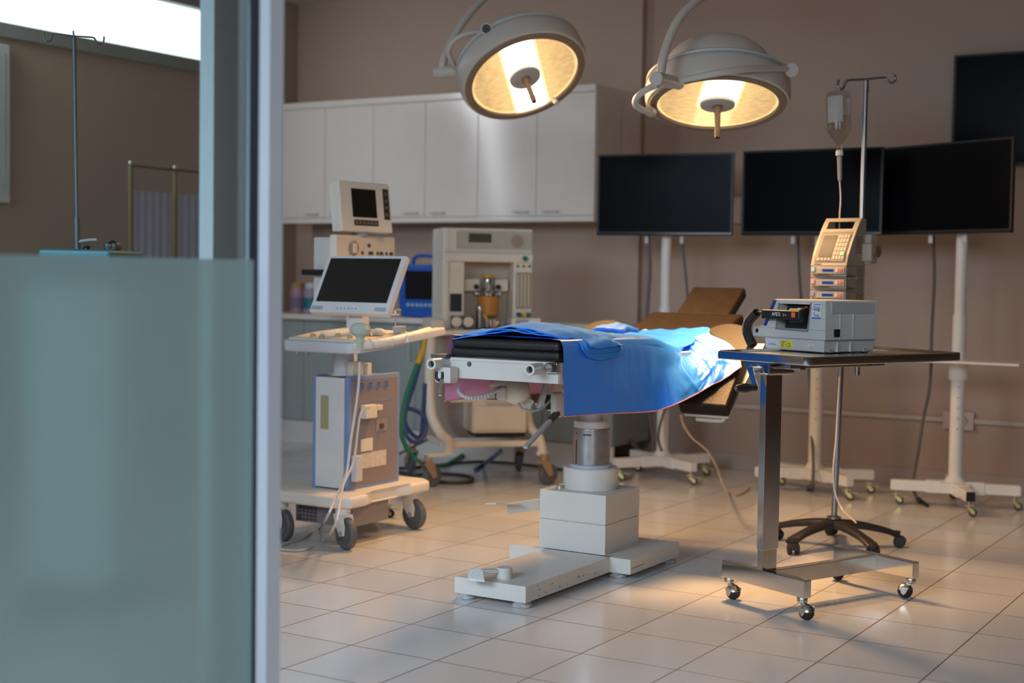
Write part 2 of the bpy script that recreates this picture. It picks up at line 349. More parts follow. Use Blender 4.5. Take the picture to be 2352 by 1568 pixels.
# ------------------------------------------------------------------ the room
XL, XR, YB, YB2, ZC = -6.905, 5.0, 8.25, 8.31, 3.165
XS = -4.07                                              # the small step of the back wall
struct(MB().box(XL-.2, XR+.2, -4.2, 8.7, -.1, 0).build('floor', floorm))
struct(MB().box(XL-.2, XR+.2, -1.2, 8.7, ZC, ZC+.1).build('ceiling', ceilm))
w = MB(); w.box(XL-.2, XS, YB, 8.7, 0, ZC); w.box(XS, XR+.2, YB2, 8.7, 0, ZC); struct(w.build('wall_back', wallm))
WY0, WY1, WZ0, WZ1 = 1.9, 7.30, 2.62, 2.965
w = MB(); w.box(XL-.2, XL, -1.2, WY0, 0, ZC); w.box(XL-.2, XL, WY1, YB, 0, ZC); w.box(XL-.2, XL, WY0, WY1, 0, WZ0); w.box(XL-.2, XL, WY0, WY1, WZ1, ZC)
struct(w.build('wall_left', wallm))
struct(MB().box(XR, XR+.2, -1.2, YB2, 0, ZC).build('wall_right', wallm))
wf = MB()
for a in ((WY0-.02, WY1+.02, WZ0-.085, WZ0), (WY0-.02, WY1+.02, WZ1, WZ1+.04), (WY0-.04, WY0, WZ0-.085, WZ1+.04), (WY1, WY1+.04, WZ0-.085, WZ1+.04)):
    wf.box(XL-.06, XL+.025, *a, .004)
wo = struct(wf.build('window_1', mat('window_frame_grey', (.30, .30, .29), .5)))
MB().box(XL-.05, XL-.04, WY0, WY1, WZ0, WZ1).build('pane', panem, wo)
sk = MB(); sk.box(XS+.005, XR, YB2-.012, YB2, 0, .10, .003); struct(sk.build('baseboard_back', basem))
tr = MB(); tr.box(XS+.03, -2.115, YB2-.022, YB2, .385, .412, .003); tr.box(-1.94, XR, YB2-.022, YB2, .385, .412, .003)
struct(tr.build('trim_1', mat('cable_trunking', (.52, .45, .40), .45)))
t = thing('power_outlet', 'flat cream power outlet plate on the cable trunking of the back wall', 'outlet', (-2.03, YB2, .345))
MB().box(-2.115, -1.94, YB2-.03, YB2, .345, .45, .005).build('plate', mat('cable_trunking', (.52, .45, .40), .45), t)
for sx in (-2.065, -1.985):
    s_ = MB()
    for dz in (-.014, .006, .02): s_.box(sx-.004, sx+.004, YB2-.0315, YB2-.029, .395+dz, .403+dz)
    s_.box(sx+.008, sx+.013, YB2-.0315, YB2-.029, .391, .41); s_.build('socket', dgrey, t)

# glass door in the foreground: stile, gasket, clear pane, frosted film
A0 = Vector((-2.04, 2.30, 0)); gdir = Vector((-.10, -.995, 0)).normalized(); gn = Vector((gdir.y, -gdir.x, 0)); gn = gn if gn.x > 0 else -gn
def gq(s_, off, z): return A0 + gdir*s_ + gn*off + Vector((0, 0, z))
door = struct(bpy.data.objects.new('door_1', None)); COL.objects.link(door); door.location = A0; ORG['door_1'] = A0.copy()
def gbox(nm, s0, s1, o0, o1, z0, z1, m):
    return MB().prism([gq(s0, o0, z0), gq(s1, o0, z0), gq(s1, o1, z0), gq(s0, o1, z0)], (0, 0, z1-z0)).build(nm, m, door)
gbox('stile', -.040, .0, -.024, .043, .0, 2.75, alum)
gbox('gasket', .0, .006, -.012, .012, .0, 2.75, gasket)
gbox('glass_pane', .0, 1.25, -.005, .005, .0, 2.75, glassm)
zf = 1.222
gbox('frosted_film', .006, 1.25, .0055, .0065, .0, zf, frostm)
# door post standing behind the pane
jm = mat('door_post_paint', (.42, .46, .50), .45, var=.02)
q0 = D(457, 500, 3.55); q1 = D(490, 500, 3.55)
struct(MB().box(q0.x, q0.x+.0475, q0.y, q0.y+.155, 0, 3.0, .002).build('trim_2', jm))

# ------------------------------------------------------------------ fitted cabinets along the back wall
UF, UZ0, UZ1 = 7.893, 1.538, 2.392
seams = [P(x, 400, 1, UF).x for x in (612, 746, 857, 976, 1097, 1232, 1366)]
seams[0] = seams[1]-.40
cl = ('white gloss two-door wall cabinet beside the door post, above the two plastic canisters', 'white gloss two-door wall cabinet above the blue portable monitor', 'white gloss two-door wall cabinet nearest the wide televisions, above the steel-lit anaesthesia trolley')
cl = (cl[0], 'white gloss two-door wall cabinet above the blue portable monitor', 'white gloss two-door wall cabinet beside the televisions, with its end panel showing')
for i in range(3):
    a, mid, b_ = seams[2*i], seams[2*i+1], seams[2*i+2]
    t = thing('wall_cabinet', cl[i], 'cabinet', ((a+b_)/2, UF, UZ0), 'wall cabinets above the worktop')
    c = MB(); c.box(a, b_, UF+.02, YB, UZ0, UZ1, .002); c.box(a, b_, UF-.004, UF+.02, UZ1-.045, UZ1, .003); c.box(a, b_, UF-.004, UF+.02, UZ0, UZ0+.035, .003); c.build('body', cabw, t)
    for x0, x1, hx in ((a, mid, mid-.11), (mid, b_, mid+.11)):
        d_ = MB().box(x0+.002, x1-.002, UF, UF+.019, UZ0+.038, UZ1-.048, .0015).build('door', cabw, t)
        h_ = MB(); h_.tube([(hx-.055, UF, UZ0+.065), (hx-.055, UF-.022, UZ0+.065), (hx+.055, UF-.022, UZ0+.065), (hx+.055, UF, UZ0+.065)], .005, 8, 0); h_.build('handle', mat('pale_handle', (.62, .61, .59), .35), d_)
CF, CX1 = 7.74, -3.955
o = tag(MB().box(XL+.003, CX1, CF-.03, YB-.002, .862, .90, .004).build('worktop', counter_m), 'long pale worktop running along the back wall under the wall cabinets', 'worktop')
bl = ('grey two-door base cabinet seen between the door post and the ultrasound cart', 'grey two-door base cabinet with paired bar handles behind the hanging hoses', 'grey two-door base cabinet at the end of the worktop, behind the anaesthesia trolley')
bs = [-6.88, -5.93, -4.97, -3.97]
for i in range(3):
    a, b_ = bs[i], bs[i+1]; mid = (a+b_)/2
    t = thing('base_cabinet', bl[i], 'cabinet', (mid, CF, 0), 'base cabinets under the worktop')
    MB().box(a, b_, CF+.02, YB-.002, .15, .862, .002).build('body', cabg, t)
    MB().box(a, b_, CF+.01, CF+.03, 0, .15).build('plinth', mat('white_plinth', (.60, .57, .54), .4), t)
    for x0, x1, hx in ((a, mid, mid-.04), (mid, b_, mid+.04)):
        d_ = MB().box(x0+.002, x1-.002, CF, CF+.019, .155, .855, .0015).build('door', cabg, t)
        h_ = MB(); h_.tube([(hx, CF, .62), (hx, CF-.022, .62), (hx, CF-.022, .74), (hx, CF, .74)], .005, 8, 0); h_.build('handle', zinc, d_)

# blue portable monitor on the worktop
t = thing('portable_monitor', 'bright blue portable patient monitor with carry handle standing on the worktop', 'monitor', (-5.47, 7.86, .90))
x0, x1, y0 = -5.64, -5.31, 7.80
c = MB(); c.prism([(x0+.02, y0, .903), (x1-.01, y0, .903), (x1, y0, 1.0), (x1, y0, 1.22), (x1-.03, y0, 1.255), (x0+.04, y0, 1.255), (x0, y0, 1.20), (x0, y0, 1.0)], (0, .16, 0), .012); c.build('body', bluep, t)
MB().box(x0+.055, x1-.03, y0-.004, y0+.02, 1.02, 1.215, .006).build('screen', screen, t)
h_ = MB(); h_.tube([(x0+.06, y0+.08, 1.25), (x0+.08, y0+.08, 1.305), (x0+.17, y0+.08, 1.315), (x1-.07, y0+.08, 1.30), (x1-.05, y0+.08, 1.25)], .013, 10); h_.build('handle', bluep, t)
k = MB()
for i in range(6): k.box(x0+.07+i*.036, x0+.095+i*.036, y0-.003, y0+.01, .975, .995, .002)
k.build('button', mat('pale_key', (.35, .45, .5), .5), t)
# canisters
for i, (px, m_, m2, lab) in enumerate(((684, pinkm, mat('violet_label', (.20, .14, .22), .6), 'pink round canister with violet label on the worktop near the door post'), (716, mat('lilac_plastic', (.34, .27, .32), .45), tealm, 'lilac round canister with teal lower band on the worktop behind the tilted screen'))):
    c0 = P(px, 700, 2, .902); c0 = P(px, 700, 1, 7.93); c0.z = .902
    t = thing('canister', lab, 'canister', c0, 'canisters on the worktop')
    MB().lathe([(0, 0), (.055, 0), (.058, .01), (.058, .16), (.045, .18), (0, .18)], c0, seg=24).build('body', m_, t)
    MB().lathe([(.0585, .03), (.0595, .03), (.0595, .11), (.0585, .11)], c0, seg=24).build('label', m2, t)
    MB().lathe([(0, .18), (.046, .18), (.046, .205), (.035, .215), (0, .215)], c0, seg=24).build('lid', lgrey if i else mat('orange_lid', (.40, .22, .08), .5), t)

# ------------------------------------------------------------------ television stands
def swivel_castor(parent, p, ang=.6, body=brass, wheelm=dgrey, r=.022, hgt=.062, plate=True):
    f = MB(place(p, ang)); top = hgt
    if plate: f.box(-.022, .022, -.022, .022, top-.006, top, .002)
    f.cyl((0, 0, top-.016), (0, 0, top-.006), .016, seg=14)
    for s_ in (-1, 1): f.prism([(-.012, s_*.013, top-.016), (.014, s_*.013, top-.016), (.030, s_*.013, r+.006), (.026, s_*.013, r-.008), (.012, s_*.013, r-.004)], (0, .003*s_, 0))
    f.prism([(.016, -.016, top-.012), (.062, -.014, top-.016), (.064, .014, top-.020), (.016, .016, top-.018)], (0, 0, -.003))
    fo = f.build('castor', body, parent)
    MB(place(p, ang)).lathe([(0, -.0095), (r-.005, -.0095), (r, -.006), (r, .006), (r-.005, .0095), (0, .0095)], (.019, 0, r), (0, 1, 0), 20).build('wheel', wheelm, fo)
    return fo
def tv_stand(label, xl, xr, yl, yr, z0, z1, base, arms, shelf=None, zshelf=.86):
    a = Vector((xl, yl, 0)); b_ = Vector((xr, yr, 0)); u = (b_-a).normalized(); n = Vector((u.y, -u.x, 0)); w_ = (b_-a).length
    t = thing('television_stand', label, 'television', (base[0], base[1], 0), 'televisions on wheeled stands')
    M_ = Matrix.Translation(a) @ Matrix((u, -n, Vector((0, 0, 1)))).transposed().to_4x4()
    c = MB(M_); c.box(0, w_, 0, .022, z0, z1, .005); c.box(w_*.15, w_*.85, .02, .055, z0+.04, z1-.10, .012); c.build('television_body', black, t)
    MB(M_).box(.014, w_-.014, -.0012, .002, z0+.022, z1-.012).build('screen', tvscr, t)
    MB(M_).box(.004, w_-.004, -.004, .004, z0+.002, z0+.016, .002).build('lower_bezel', mat('glossy_black_trim', (.02, .02, .02), .12), t)
    bx_, by_ = base
    pl = MB(); pl.cyl((bx_, by_, .13), (bx_, by_, 1.02), .036, seg=24); pl.cyl((bx_, by_, 1.0), (bx_, by_, z1-.12), .030, seg=24)
    pl.build('pole', white, t)
    hd = MB()
    for k in range(7): hd.cyl((bx_-.0+.012, by_-.0345, .42+k*.055), (bx_+.012, by_-.037, .42+k*.055), .0045, seg=8)
    hd.build('pin_hole', mgrey, t)
    # bracket between pole and television, two hooked feet under the screen
    cm = a.lerp(b_, .5); br = MB(); br.beam((bx_, by_, z0+.22), tuple(cm - n*.05 + Vector((0, 0, z0+.22))), .12, .16); br.build('mounting_bracket', mgrey, t)
    for f_ in (.36, .62):
        p = a + u*(w_*f_) - n*.05
        MB().bx(p + Vector((0, 0, z0-.01)), (.022, .006, .07), bev=.002).build('hook', lgrey, t)
    hb = MB(); hb.lathe([(.072, .08), (.072, .13), (.055, .145), (.038, .17)], (bx_, by_, 0), seg=8); hb.bx((bx_, by_, .108), (.15, .15, .056), RZ(arms[0]), .006); hb.build('hub', white, t)
    for ang in arms:
        d_ = Vector((math.cos(ang), math.sin(ang), 0)); o_ = Vector((bx_, by_, .107))
        ar = MB(); ar.beam(o_+d_*.06, o_+d_*.325, .05, .055, bev=.004); ar.beam(o_+d_*.05, o_+d_*.15, .058, .066, bev=.004); lg = ar.build('leg', white, t)
        e_ = MB(); e_.bx(o_+d_*.327, (.006, .046, .050), RZ(ang), .002); e_.build('end_cap', black if abs(ang+1.09) < .05 else white, lg)
        ct = MB(); p = o_+d_*.30; ct.cyl((p.x, p.y, .058), (p.x, p.y, .082), .006, seg=10); ct.build('stem', zinc, lg)
        swivel_castor(t, (p.x, p.y, 0), ang=.35)
    if shelf:
        sx0, sx1, sy0, sy1 = shelf
        MB().box(sx0, sx1, sy0, sy1, zshelf, zshelf+.012, .004).build('shelf', white, t)
        MB().lathe([(.045, zshelf-.10), (.05, zshelf-.09), (.05, zshelf)], (bx_, by_, 0), seg=20).build('shelf_clamp', white, t)
    return t
ARM3 = (.35, 1.92, 3.49, -1.22)
tv_stand('flat black television on a white wheeled stand, nearest the white wall cabinets', -3.969, -3.160, 7.481, 7.610, 1.437, 1.912, (-3.60, 7.67), (-.55, 1.02, 2.59, -2.12))
tv_stand('flat black television on a white wheeled stand, behind the drip bottle and infusion pump', -3.086, -2.288, 7.557, 7.577, 1.437, 1.912, (-2.665, 7.68), (-.62, .52, 2.64, -2.75))
tv_stand('flat black television angled inward on a white stand with a thin side shelf', -2.345, -1.568, 7.735, 7.348, 1.442, 1.92, (-1.875, 7.63), (.27, 1.90, 3.44, -1.09), shelf=(-2.20, -1.52, 7.40, 7.68), zshelf=.775)
# wall television
t = thing('wall_television', 'large black television mounted high on the back wall, cut by the picture edge', 'television', (-1.52, YB2, 1.85))
c = MB(); c.box(-2.10, -.96, YB2-.075, YB2-.045, 1.845, 2.475, .006); c.build('television_body', black, t)
MB().box(-2.085, -.975, YB2-.0765, YB2-.07, 1.862, 2.462).build('screen', tvscr, t)
MB().box(-1.75, -1.3, YB2-.05, YB2, 1.98, 2.34, .004).build('wall_bracket', dgrey, t)
# power cables dropping behind the televisions
cm_ = mat('grey_cable', (.12, .10, .085), .5)
def cable(name, pts, r, m_, label, cat='cable', group=None, smooth=6):
    return tag(MB().tube(pts, r, 8, smooth).build(name, m_, None), label, cat, group)
def V_(q): return P(q[0], q[1], 1, q[2])
def pxp(lst): return [D(x, y, d) for x, y, d in lst]
cable('power_cable', pxp([(1488, 500, 8.5), (1490, 545, 8.5), (1493, 620, 8.5), (1488, 700, 8.5), (1485, 800, 8.5), (1490, 930, 8.5), (1500, 1010, 8.5), (1503, 1035, 8.5)]), .011, cm_, 'dark cable hanging beside the wall step behind the television stand nearest the cabinets', group='cables hanging from the televisions')
cable('power_cable', pxp([(1566, 500, 8.4), (1568, 560, 8.4), (1576, 640, 8.4), (1580, 700, 8.4), (1582, 800, 8.4), (1530, 930, 8.4), (1512, 1000, 8.3), (1520, 1035, 8.2)]), .008, cm_, 'thin dark cable dropping behind the warm-lit head pad of the table', group='cables hanging from the televisions')
cable('power_cable', pxp([(1833, 500, 8.3), (1833, 545, 8.3), (1838, 660, 8.3), (1848, 760, 8.2), (1858, 850, 8.1), (1862, 960, 8.0), (1868, 1060, 7.9), (1866, 1110, 7.78)]) + [F(1858, 1122, .012)], .008, cm_, 'dark cable hanging behind the infusion pump down to a plug on the floor', group='cables hanging from the televisions')
cable('power_cable', pxp([(2142, 500, 7.9), (2144, 560, 7.9), (2146, 640, 7.9), (2140, 760, 7.85), (2136, 880, 7.8), (2120, 965, 7.75), (2110, 1030, 7.72), (2098, 1100, 7.65), (2102, 1136, 7.6)]) + [F(2112, 1152, .012)], .009, cm_, 'dark cable hanging from the angled television down past the outlet', group='cables hanging from the televisions')
for a, b_, lab in (((1866, 1113), (1856, 1124), 'black plug lying on the floor beside the middle television stand'), ((2108, 1146), (2130, 1160), 'black plug lying on the floor under the angled television')):
    tag(MB().cyl(F(*a, .014), F(*b_, .014), .014, .010, 12).build('power_plug', black), lab, 'plug')
# cable loop and adapter on the floor by the wall
tag(MB().bx((-4.08, 8.08, .028), (.20, .09, .05), RZ(.1), .006).build('power_adapter', black), 'black adapter box lying on the floor at the foot of the back wall', 'adapter')
cable('power_cable', [V_(q) for q in ((1392, 1052, 7.98), (1393, 1030, 7.98), (1402, 1012, 7.98), (1422, 1005, 7.98), (1444, 1010, 7.98), (1460, 1026, 7.96), (1468, 1044, 7.94))]+[Vector((P(1470, 1058, 1, 7.94).x, 7.94, .017))], .016, cm_, 'thick grey cable arching over the black adapter on the floor')
cable('drain_tube', pxp([(1564, 950, 6.3), (1570, 975, 6.4), (1590, 1005, 6.6), (1625, 1035, 6.8), (1648, 1075, 6.9), (1660, 1110, 6.8)]) + [F(1675, 1132, .008), F(1692, 1136, .008), F(1708, 1130, .008), F(1722, 1118, .010)], .006, mat('cream_tube', (.6, .48, .38), .5), 'pale tube curving from the end of the tilted leg pad to the floor', 'tube')

t = thing('junction_box', 'small white junction box on the back wall between two televisions', 'box', (P(1690, 480, 1, YB2).x, YB2, P(1690, 512, 1, YB2).z))
a_ = P(1676, 512, 1, YB2-.04); b_ = P(1706, 452, 1, YB2-.04)
MB().box(a_.x, b_.x, YB2-.04, YB2-.001, a_.z, b_.z, .004).build('box_body', mat('junction_box_paint', (.55, .50, .46), .5), t)
MB().box(a_.x+.01, b_.x-.01, YB2-.043, YB2-.038, a_.z+.01, b_.z-.01, .002).build('box_cover', mat('junction_box_paint', (.55, .50, .46), .5), t)

# ------------------------------------------------------------------ ultrasound cart
t = thing('ultrasound_machine', 'white ultrasound cart with tilted wide screen, keyboard console and periwinkle-edged tower', 'medical machine', (-3.96, 5.17, 0))
bx0, bx1, by0, by1 = -4.064, -3.866, 4.985, 5.365
def caster_big(parent, p, ang, R=.070):
    f = MB(place(p, ang)); f.cyl((0, 0, .145), (0, 0, .185), .034, seg=16)
    for s_ in (-1, 1): f.prism([(-.038, s_*.022, .15), (.035, s_*.022, .15), (.055, s_*.022, .10), (.050, s_*.022, .062), (.018, s_*.022, .055), (-.02, s_*.022, .10)], (0, .006*s_, 0), .002)
    f.box(-.036, .034, -.026, .026, .128, .15, .004); fo = f.build('castor', ivory, parent)
    MB(place(p, ang)).lathe([(0, -.017), (R-.022, -.019), (R-.022, -.016), (R-.006, -.017), (R, -.010), (R, .010), (R-.006, .017), (R-.022, .016), (R-.022, .019), (0, .017)], (.028, 0, R), (0, 1, 0), 28).build('wheel', tyre, fo)
    h = MB(place(p, ang))
    for s_ in (-1, 1): h.cyl((.028, s_*.029, R), (.028, s_*.033, R), .013, seg=14)
    h.build('axle_cap', mgrey, fo)
# base
b_ = MB(); b_.prism([(-4.20, 4.80, .178), (-3.80, 4.80, .178), (-3.735, 4.84, .178), (-3.735, 4.96, .178), (-3.80, 5.06, .178), (-3.80, 5.25, .178), (-3.76, 5.33, .178), (-3.76, 5.47, .178), (-3.82, 5.52, .178), (-4.12, 5.52, .178), (-4.2, 5.47, .178)], (0, 0, .052), .016, 3); b_.build('base', ivory, t)
MB().box(-4.12, -3.80, 4.93, 5.20, .08, .18, .004).build('battery_box', taupe, t)
vt = MB()
for i in range(5):
    for j in range(5): vt.box(-4.10+i*.022, -4.086+i*.022, 4.926, 4.932, .088+j*.016, .099+j*.016)
vt.build('vent_grille', dgrey, t)
for p, a in (((-3.80, 4.865, 0), -.35), ((-3.85, 5.44, 0), -.2), ((-4.15, 4.865, 0), -.35), ((-4.15, 5.45, 0), .3)): caster_big(t, p, a)
# tower
tw = MB(); tw.box(bx0+.006, bx1-.006, by0+.004, by1-.004, .236, .728, .008); tw.build('tower', taupe, t)
ed = MB()
for x in (bx0-.006, bx1-.022): ed.box(x, x+.024, by0-.004, by1+.004, .228, .738, .008)
edo = ed.build('tower_edge', blueedge, t)
MB().box(bx1-.003, bx1+.0045, by0+.02, by1-.02, .245, .722, .003).build('side_panel', taupe, t)
MB().box(bx0+.016, bx1-.022, by0-.010, by0+.01, .236, .730, .006).build('front_panel', mat('pale_front_panel', (.70, .72, .72), .4), t)
MB().box(-4.016, -3.972, by0-.0125, by0-.008, .497, .648, .001).build('disc_drive', mat('olive_drive', (.40, .36, .20), .5), t)
X = bx1+.0045
lv = MB()
for y in (5.070, 5.133, 5.194, 5.252): lv.lathe([(0, 0), (.020, 0), (.022, .003), (.022, .004), (0, .004)], (X-.002, y, .690), (1, 0, 0), 20)
lo = lv.build('fan_port', blueedge, t)
sl = MB()
for y in (5.070, 5.133, 5.194, 5.252):
    for k in range(5): sl.box(X+.0015, X+.003, y-.015, y+.015, .677+k*.0065-.001, .677+k*.0065+.0015)
sl.build('fan_slot', dgrey, lo)
gr = MB(); gr.box(X, X+.0012, 5.045, 5.305, .616, .620); gr.box(X, X+.0012, 5.302, 5.306, .33, .62); gr.build('panel_groove', blueedge, t)
cn = MB(); cn.box(X, X+.035, 5.060, 5.145, .545, .606, .006); cn.box(X, X+.02, 5.165, 5.205, .575, .60, .003); cn.build('cable_connector', cream, t)
MB().box(X, X+.006, 5.065, 5.150, .395, .452, .002).build('socket_cover', cream, t)
MB().box(X, X+.0015, 5.062, 5.258, .318, .388).build('rating_label', paper, t)
sw = MB(); sw.box(X, X+.003, 5.178, 5.262, .476, .530, .001); sw.build('switch_recess', mat('recess_grey', (.28, .26, .28), .5), t)
MB().box(X+.001, X+.012, 5.205, 5.228, .490, .512, .003).build('power_switch', mat('brown_switch', (.12, .06, .04), .4), t)
MB().box(X, X+.030, 4.997, 5.045, .270, .385, .004).build('fuse_box', lgrey, t)
tp = MB(); tp.box(-3.905, -3.875, 5.02, 5.10, .735, .80, .004); tp.box(-3.90, -3.87, 5.125, 5.155, .735, .79, .003); tp.build('cable_hook', cream, t)
MB().lathe([(.052, .735), (.050, .74), (.046, .75), (.046, .865), (.05, .87)], (-3.952, 5.055, 0), seg=28).build('column', lgrey, t)
# console
cm1 = Matrix.Translation((0, 4.78, .862)) @ Matrix.Rotation(.10, 4, 'X')
cb = MB(cm1 @ Matrix.Translation((0, 0, .036))); cb.prism([(-4.085, .02, 0), (-4.06, 0, 0), (-3.715, 0, 0), (-3.675, .03, 0), (-3.64, .18, 0), (-3.66, .40, 0), (-4.04, .42, 0), (-4.10, .25, 0)], (0, 0, -.048), .010, 3); cb.build('console', lgrey, t)
MB(cm1).prism([(-4.065, .03, .034), (-3.72, .03, .034), (-3.685, .06, .034), (-3.66, .36, .034), (-4.03, .39, .034), (-4.08, .24, .034)], (0, 0, .010), .004).build('keyboard_deck', cream, t)
kb = MB(cm1)
for i in range(12):
    for j in range(4): kb.box(-4.02+i*.023, -4.002+i*.023, .20+j*.028, .222+j*.028, .043, .049, .002)
kb.build('keyboard_key', ivory, t)
for kx, ky in ((-3.97, .085), (-3.90, .06), (-3.86, .12), (-3.77, .09), (-3.735, .17)): MB(cm1).lathe([(0.013, .042), (.013, .052), (.009, .058), (0, .058)], (kx, ky, 0), seg=16).build('control_knob', mat('amber_knob', (.45, .33, .16), .4), t)
MB(cm1).sph((-3.93, .11, .046), .018).build('trackball', cream, t)
hr = MB(cm1); hr.tube([(-3.70, .02, .022), (-3.655, .07, .024), (-3.615, .17, .026), (-3.598, .30, .03), (-3.60, .44, .034)], .021, 12); hr.build('side_handle', cream, t)
hg = MB(cm1)
for k in range(4): hg.lathe([(.0215, -.004), (.0235, -.003), (.0235, .003), (.0215, .004)], (-3.652+k*.012, .075+k*.032, .0243), (.45, 1, 0), 16)
hg.build('handle_ridge', lgrey, t)
ho = MB(cm1); ho.prism([(-3.62, .24, .01), (-3.57, .24, .01), (-3.55, .50, .012), (-3.60, .50, .012)], (0, 0, .034), .007); ho.build('probe_shelf', cream, t)
MB(cm1).cyl((-3.66, .30, .046), (-3.66, .30, .072), .026, .03, 20).build('probe_cup', mgrey, t)
MB(cm1).sph((-3.70, .20, .058), .03, 16, (1.2, .8, .6)).build('probe_head', cream, t)
# pale bottle-shaped probe standing at the front right of the console
tg = MB(); c0 = D(826, 798, 6.02)
tg.lathe([(0, 0), (.016, 0), (.016, .035), (.020, .045), (.042, .06), (.046, .078), (.036, .098), (.018, .104), (0, .105)], (c0.x, c0.y, c0.z), (.03, .03, 1), 24); tg.build('probe', mat('pale_green_plastic', (.40, .48, .40), .5), t)
nt_ = MB(); c0 = D(908, 775, 6.25); nt_.cyl(c0, c0+Vector((0, 0, .10)), .0025, seg=8); nt_.lathe([(.016, .098), (.026, .104), (.026, .122), (.016, .126)], c0, seg=18); nt_.build('cup_ring', zinc, t)
# tilted screen
ym, zm, tl_ = 4.90, 1.022, .50
Mm = Matrix.Translation((0, ym, zm)) @ Matrix.Rotation(-tl_, 4, 'X')
MB(Mm).box(-4.03, -3.60, 0, .035, 0, .287, .008).build('screen_housing', mat('silver_grey_plastic', (.58, .58, .58), .38), t)
MB(Mm).box(-4.008, -3.622, -.0015, .003, .052, .270).build('screen', screen, t)
for x in (-4.02, -3.675): MB(Mm).box(x, x+.06, -.002, .002, .012, .030, .001).build('speaker_grille', mgrey, t)
sb = MB(Mm)
for k in range(6): sb.box(-3.88+k*.02, -3.872+k*.02, -.002, .002, .018, .024)
sb.build('screen_button', mgrey, t)
nk = MB(); nk.prism([(-3.865, 4.98, .895), (-3.785, 4.98, .895), (-3.785, 4.965, 1.06), (-3.865, 4.965, 1.06)], (0, .05, 0), .006); nk.lathe([(0, .905), (.085, .905), (.085, .912), (.05, .918), (0, .92)], (-3.89, 4.99, 0), seg=28); nk.build('screen_neck', lgrey, t)
tag(MB().tube(pxp([(826, 832, 6.05), (824, 880, 6.05), (818, 930, 6.05), (806, 1010, 6.0), (795, 1090, 5.95), (770, 1145, 5.8), (755, 1180, 5.7)])+[F(735, 1212, .01), F(700, 1232, .008), F(645, 1252, .006)], .0055, 8).build('probe_cable', mat('white_cable', (.62, .60, .57), .5)), 'pale cable running from the console hook down over the tower to the floor', 'cable')
tag(MB().tube(pxp([(848, 935, 6.15), (830, 945, 6.08), (822, 985, 6.05), (812, 1060, 6.0), (790, 1110, 5.9), (782, 1150, 5.75), (772, 1200, 5.65)])+[F(745, 1240, .006), F(700, 1262, .006), F(640, 1262, .006)], .0055, 8).build('mains_cable', mat('white_cable', (.62, .60, .57), .5)), 'pale mains cable from the tower connector trailing along the floor to the door', 'cable')

# ------------------------------------------------------------------ ventilator on a pedestal behind the ultrasound cart
vx, vy = -4.195, 5.30
t = thing('ventilator', 'beige ventilator with small square screen on top, behind the ultrasound cart', 'medical machine', (-4.22, 5.62, 0))
yy = P(908, 545, 0, vx).y; xl_ = P(714, 560, 1, vy).x
zt = P(770, 538, 0, vx).z; zb_ = 1.06
MB().box(vx-.042, vx, vy, yy, zt-.135, zt, .008).build('control_unit', cream, t)
cs = MB(); cs.box(vx-.05, vx-.012, vy+.01, yy-.02, zb_, zt-.13, .006); cs.build('body', ivory, t)
MB().box(xl_, vx-.04, vy+.02, yy-.03, zb_+.01, zt-.012, .006).build('side_module', mat('warm_grey_plastic', (.55, .53, .50), .45), t)
MB().box(xl_-.035, xl_+.10, vy-.03, vy+.02, P(715, 632, 1, vy).z, P(715, 618, 1, vy).z, .006).build('rail_bar', black, t)
dl = MB(); dl.lathe([(0, 0), (.034, 0), (.036, .006), (.030, .010), (0, .010)], (vx, vy+.13, zt-.062), (1, 0, 0), 24); dl.build('dial', mat('dial_grey', (.30, .24, .19), .4), t)
dp = MB(); dp.box(vx+.009, vx+.014, vy+.115, vy+.145, zt-.085, zt-.038, .002); dp.build('dial_grip', cream, t)
ds = MB(); kv = (yy-vy)/.58
for y0_, z0_, w_ in ((.30, .038, .028), (.24, .075, .02), (.31, .075, .045), (.39, .075, .02), (.42, .075, .035), (.48, .075, .02), (.52, .075, .035)): ds.box(vx, vx+.002, vy+y0_*kv, vy+(y0_+w_)*kv, zt-z0_-.016, zt-z0_)
ds.build('display_window', dgrey, t)
bt = MB()
for k in range(5): bt.box(vx-.002, vx+.004, vy+(.05+k*.105)*kv, vy+(.13+k*.105)*kv, zt-.135, zt-.112, .003)
bt.build('tray_slot', mat('slot_brown', (.10, .07, .05), .5), t)
# its screen: faces the lamps, tilted back
Ms = Matrix.Translation((vx+.02, vy+.215, zt+.018)) @ Matrix.Rotation(math.radians(-8), 4, 'Z') @ Matrix.Rotation(math.radians(-7), 4, 'Y')
W2 = .178
MB(Ms).box(-.045, 0, -W2*.93, W2, 0, .243, .008).build('screen_housing', cream, t)
MB(Ms).box(-.085, -.04, -W2*.86, W2*.95, .006, .238, .008).build('housing_back', ivory, t)
MB(Ms).box(-.002, .0015, -W2*.50, W2*.42, .070, .208).build('screen', screen, t)
kp = MB(Ms); kp.box(-.002, .0015, -W2*.47, W2*.45, .030, .058); kp.box(-.002, .0015, W2*.70, W2*.92, .065, .216); kpo = kp.build('key_strip', mat('key_strip_brown', (.035, .025, .02), .45), t)
ky = MB(Ms)
for k in range(6): ky.box(.001, .003, -W2*.43+k*W2*.145, -W2*.43+k*W2*.145+.018, .036, .052, .001)
for k in range(4): ky.box(.001, .003, W2*.76, W2*.86, .082+k*.034, .096+k*.034, .001)
ky.build('keypad', mat('key_taupe', (.16, .12, .11), .5), kpo)
MB().cyl((vx-.03, vy+.22, zt-.002), (vx-.03, vy+.22, zt+.03), .04, seg=20).build('swivel', mgrey, t)
pc = D(808, 800, 6.98); MB().cyl((pc.x, pc.y, .08), (pc.x, pc.y, 1.07), .028, seg=18).build('pole', ivory, t)
